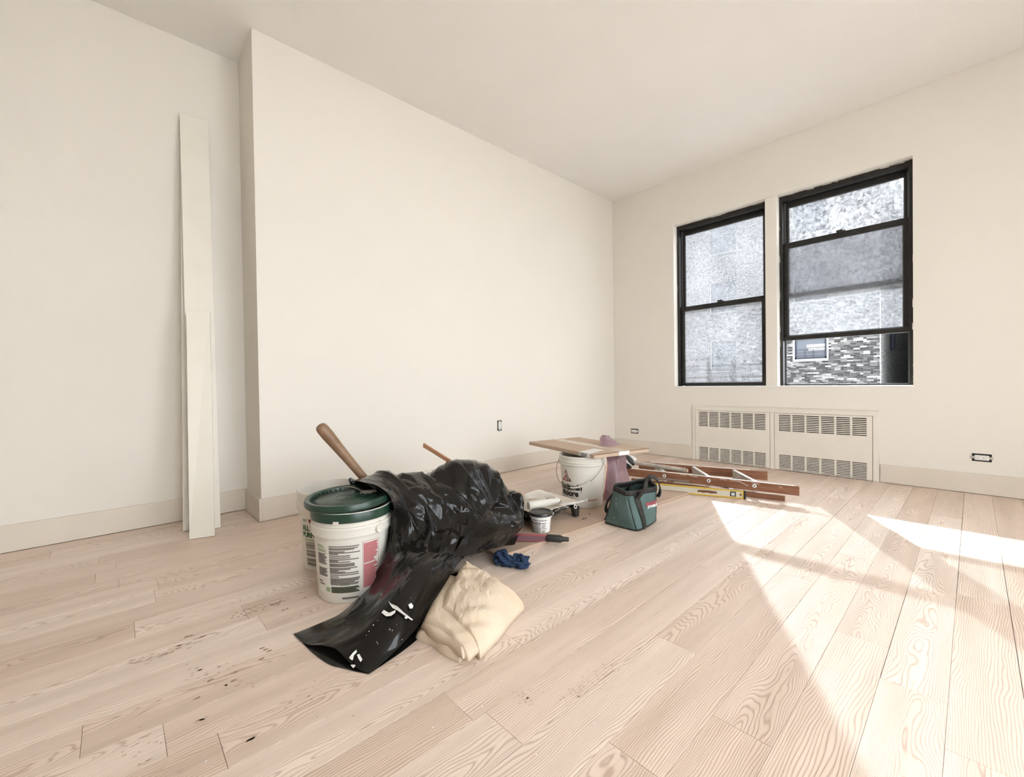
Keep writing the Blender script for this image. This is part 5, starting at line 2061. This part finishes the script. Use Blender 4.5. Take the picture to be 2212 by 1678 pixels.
# ------------------------------------------------------------------ outside
def build_outside():
    XF = 22.0
    YCN = 2.47
    M_mortar = mat('mortar', (0.40, 0.39, 0.385), 0.9, nscale=2)

    def brick_mat(name, island):
        m = bpy.data.materials.new(name)
        m.use_nodes = True
        nt = m.node_tree
        b = nt.nodes['Principled BSDF']
        b.inputs['Roughness'].default_value = 0.85
        if island:
            g = nt.nodes.new('ShaderNodeNewGeometry')
            src = g.outputs['Random Per Island']
        else:
            g = nt.nodes.new('ShaderNodeObjectInfo')
            src = g.outputs['Random']
        rp = nt.nodes.new('ShaderNodeValToRGB')
        rp.color_ramp.interpolation = 'LINEAR'
        e = rp.color_ramp.elements
        e[0].color = (0.008, 0.008, 0.009, 1)
        e[1].color = (0.26, 0.25, 0.245, 1)
        for ps, c in ((0.25, 0.018), (0.55, 0.060), (0.8, 0.13)):
            k = e.new(ps)
            k.color = (c * 1.02, c * 0.98, c * 0.97, 1)
        nt.links.new(src, rp.inputs[0])
        nt.links.new(rp.outputs[0], b.inputs['Base Color'])
        return m
    MBk = brick_mat('facade_brick', False)
    MBi = brick_mat('facade_brick_field', True)
    # distant wall material
    mw = bpy.data.materials.new('brick_wall')
    mw.use_nodes = True
    nt = mw.node_tree
    b = nt.nodes['Principled BSDF']
    b.inputs['Roughness'].default_value = 0.9
    tc = nt.nodes.new('ShaderNodeTexCoord')
    sp = nt.nodes.new('ShaderNodeSeparateXYZ')
    cb = nt.nodes.new('ShaderNodeCombineXYZ')
    ad = nt.nodes.new('ShaderNodeMath')
    nt.links.new(tc.outputs['Object'], sp.inputs[0])
    nt.links.new(sp.outputs[0], ad.inputs[0])
    nt.links.new(sp.outputs[1], ad.inputs[1])
    nt.links.new(ad.outputs[0], cb.inputs[0])
    nt.links.new(sp.outputs[2], cb.inputs[1])
    bt = nt.nodes.new('ShaderNodeTexBrick')
    bt.inputs['Scale'].default_value = 1.0
    bt.inputs['Brick Width'].default_value = 0.21
    bt.inputs['Row Height'].default_value = 0.0677
    bt.inputs['Mortar Size'].default_value = 0.007
    bt.inputs['Color1'].default_value = (0.025, 0.024, 0.024, 1)
    bt.inputs['Color2'].default_value = (0.15, 0.145, 0.14, 1)
    bt.inputs['Mortar'].default_value = (0.36, 0.35, 0.345, 1)
    nt.links.new(cb.outputs[0], bt.inputs['Vector'])
    nt.links.new(bt.outputs[0], b.inputs['Base Color'])

    t = thing('apartment_building', 'grey brick apartment building across the street seen through the windows', 'building', (XF, YCN, -4))
    o = np.array([XF, YCN, -4.0])
    yL, zT = 24.0, 10.6
    # windows on the facade (y0, y1, z0, z1) absolute
    first = (4.195, 5.363, 1.70, 2.62)
    wins = [first]
    for iy in range(4):
        for iz in range(-1, 4):
            y = 4.195 + iy * 3.6
            z = 1.30 + iz * 2.9
            if iy == 0 and iz == 0:
                continue
            wins.append((y, y + 1.17, z, z + 1.45))
    # wall with openings: simple row/column cells
    ys = sorted(set([YCN, yL] + [w_[0] for w_ in wins] + [w_[1] for w_ in wins]))
    zs = sorted(set([-4.0, zT] + [w_[2] for w_ in wins] + [w_[3] for w_ in wins]))
    gy0, gy1, gz0, gz1 = YCN, 7.60, -1.45, 4.15
    mb = MB()
    for i in range(len(ys) - 1):
        for j in range(len(zs) - 1):
            cy_, cz_ = (ys[i] + ys[i + 1]) / 2, (zs[j] + zs[j + 1]) / 2
            if any(w_[0] < cy_ < w_[1] and w_[2] < cz_ < w_[3] for w_ in wins):
                continue
            mb.add([(0, ys[i] - o[1], zs[j] - o[2]), (0, ys[i + 1] - o[1], zs[j] - o[2]), (0, ys[i + 1] - o[1], zs[j + 1] - o[2]), (0, ys[i] - o[1], zs[j + 1] - o[2])], [(0, 1, 2, 3)])
    mb.add([(0, 0, 0), (14, 0, 0), (14, 0, zT + 4), (0, 0, zT + 4)], [(0, 1, 2, 3)])
    mb.add([(0, 0, zT + 4), (14, 0, zT + 4), (14, yL - YCN, zT + 4), (0, yL - YCN, zT + 4)], [(0, 1, 2, 3)])
    mb.build('wall', mw, t)
    mb = MB().box(-0.25, 0.0, -0.1, yL - YCN, zT + 4 - 0.35, zT + 4 + 0.05)
    mb.build('cornice', M_mortar, t)
    # brickwork near the open sash: mortar bed plus single bricks
    rnd = random.Random(4)
    cells = []
    row = 0
    z = gz0
    while z < gz1:
        y = gy0 - (0.105 if row % 2 else 0.0)
        k = 0
        while y < gy1:
            ln = 0.20 if (k + row // 2) % 2 == 0 or row % 3 else 0.095
            ya, yb = max(y, gy0), min(y + ln, gy1)
            y += ln + 0.010
            k += 1
            if yb - ya < 0.03:
                continue
            if first[0] - 0.06 < yb and ya < first[1] + 0.06 and z + 0.058 > first[2] - 0.07 and z < first[3] + 0.05:
                if ya < first[0] - 0.08:
                    yb = first[0] - 0.065
                elif yb > first[1] + 0.08:
                    ya = first[1] + 0.065
                else:
                    continue
                if yb - ya < 0.03:
                    continue
            cells.append((ya, yb, z))
        z += 0.0677
        row += 1
    cells.sort(key=lambda c: (abs((c[0] + c[1]) / 2 - 3.5) * 0.9 + abs(c[2] - 1.35)))
    shared = {}
    for i, (ya, yb, z) in enumerate(cells[:300]):
        ln = round(yb - ya, 3)
        if ln not in shared:
            me = bpy.data.meshes.new('brick')
            q = MB().box(-0.024, 0.0, -ln / 2, ln / 2, 0, 0.0577)
            me.from_pydata(q.v, [], q.f)
            me.materials.append(MBk)
            shared[ln] = me
        ob = bpy.data.objects.new('brick', shared[ln])
        link(ob, t)
        ob.location = (-0.004 + rnd.uniform(-.003, .003), (ya + yb) / 2 - o[1], z - o[2])
    mb = MB()
    for (ya, yb, z) in cells[300:]:
        dx = rnd.uniform(-.003, .003)
        mb.box(-0.028 + dx, -0.002, ya - o[1], yb - o[1], z - o[2], z - o[2] + 0.0577)
    f = mb.build('brick_field', MBi, t)
    tag(f, kind='stuff')
    mb = MB()
    for (a, b_, c, d) in ((gy0, first[0], gz0, gz1), (first[1], gy1, gz0, gz1), (first[0], first[1], gz0, first[2]), (first[0], first[1], first[3], gz1)):
        mb.box(-0.014, 0.0, a - o[1], b_ - o[1], c - o[2], d - o[2])
    mb.build('mortar_bed', M_mortar, t)
    # corner bead
    MB().box(-0.03, 0.0, -0.012, 0.012, gz0 - o[2], gz1 - o[2]).build('corner_edge', mat('corner_white', (0.8, 0.8, 0.8), 0.8), t)
    M_fr = mat('far_frame', (0.025, 0.03, 0.045), 0.5)
    M_sill = mat('far_sill', (0.24, 0.245, 0.255), 0.6)
    mg = bpy.data.materials.new('far_glass')
    mg.use_nodes = True
    b = mg.node_tree.nodes['Principled BSDF']
    b.inputs['Base Color'].default_value = (0.10, 0.11, 0.13, 1)
    b.inputs['Roughness'].default_value = 0.06
    b.inputs['Specular IOR Level'].default_value = 0.9
    M_rail = mat('far_rail', (0.03, 0.03, 0.04), 0.6)
    for n, (ya, yb, za, zb) in enumerate(wins):
        mb = MB()
        fw = 0.07
        Y = lambda v: v - o[1]
        Z = lambda v: v - o[2]
        mb.box(0.02, 0.08, Y(ya), Y(ya + fw), Z(za), Z(zb))
        mb.box(0.02, 0.08, Y(yb - fw), Y(yb), Z(za), Z(zb))
        mb.box(0.02, 0.08, Y(ya), Y(yb), Z(za), Z(za + fw))
        mb.box(0.02, 0.08, Y(ya), Y(yb), Z(zb - fw), Z(zb))
        if n:
            mb.box(0.02, 0.08, Y(ya), Y(yb), Z((za + zb) / 2 - .03), Z((za + zb) / 2 + .03))
        wo = mb.build('window', M_fr, t)
        MB().box(0.055, 0.065, Y(ya), Y(yb), Z(za), Z(zb)).build('pane', mg, wo)
        MB().box(-0.07, 0.06, Y(ya - 0.05), Y(yb + 0.05), Z(za - 0.07), Z(za)).build('sill', M_sill, wo)
        if n == 0:
            for z in (0.13, 0.26, 0.40):
                MB().box(0.0, 0.012, Y(ya), Y(yb), Z(za + z), Z(za + z + 0.018)).build('guard_bar', M_rail, wo)
            for y in (0.46, 0.76):
                MB().box(0.0, 0.012, Y(ya + y), Y(ya + y + 0.018), Z(za + 0.05), Z(za + 0.42)).build('guard_bar', M_rail, wo)
            MB().box(0.045, 0.054, Y(ya + .05), Y(ya + .72), Z(za + .50), Z(za + .62)).build('blind', mat('far_blind', (0.42, 0.40, 0.37), 0.8), wo)  # pale bands on the pane, painted as the reflected cornice
            MB().box(0.045, 0.054, Y(ya + .05), Y(ya + .66), Z(za + .36), Z(za + .46)).build('blind', MATS['far_blind'], wo)
        else:
            MB().box(0.01, 0.02, Y(ya - .02), Y(yb + .02), Z(zb), Z(zb + 0.12)).build('lintel', M_sill, wo)
    # drain pipe on the shaded side wall
    MB().tube([(2.9, -0.08, 6.05), (2.9, -0.08, 13)], 0.09, 10).build('drain_pipe', M_fr, t, smooth=True)
    # unseen block and end wall, added to darken the light well
    t2 = thing('neighbouring_block', 'dark brick block closing the narrow light well on the right', 'building', (27, 0.6, -4))
    MB().box(-5, 9, -6, 0.65, 0, 13.5).build('wall', mw, t2)
    MB().box(6, 9, 0.65, 1.84, 0, 13.5).build('end_wall', mw, t2)
    mb = MB()
    mb.box(-14, XW + 0.25, -2.25, 26, HC + 0.22, 24)
    mb.box(-14, XW + 0.25, YM + 0.62, 26, -4, HC + 0.22)
    mb.box(-14, XW + 0.25, -2.25, YM + 0.62, -4, -0.14)
    struct(mb.build('wall_outer', mw))  # unseen mass of this building, added to shade the facade opposite
    g = MB().box(-40, 60, -60, 60, -4.2, -4.0).build('street_ground', mat('pale_paving', (0.60, 0.58, 0.55), 0.9, nscale=1.5))  # unseen ground, made pale to bounce light up to the ceiling
    struct(g)


build_floor()
build_shell()
build_windows()
build_radiator()
build_outlets()
build_boards()
build_sheet()
build_pails()
build_carton()
build_sack()
build_bag()
build_cloth()
build_rag()
build_small()
build_toolbag()
build_ladder()
build_outside()

_STUFF = {'fine_print', 'rose_print', 'pale_green_print', 'dark_green_print', 'red_print', 'side_print', 'dried_paint', 'slots', 'paint_spatter',
          'paint_specks', 'paint_scuffs', 'paint_smears', 'label_print', 'scrape_mark', 'lid_ribs', 'upper_grille', 'lower_grille', 'stain_spots',
          'faint_stain_spots', 'paint_drops'}
for _o in bpy.data.objects:
    if _o.name.split('.')[0] in _STUFF and _o.parent is not None:
        _o['kind'] = 'stuff'
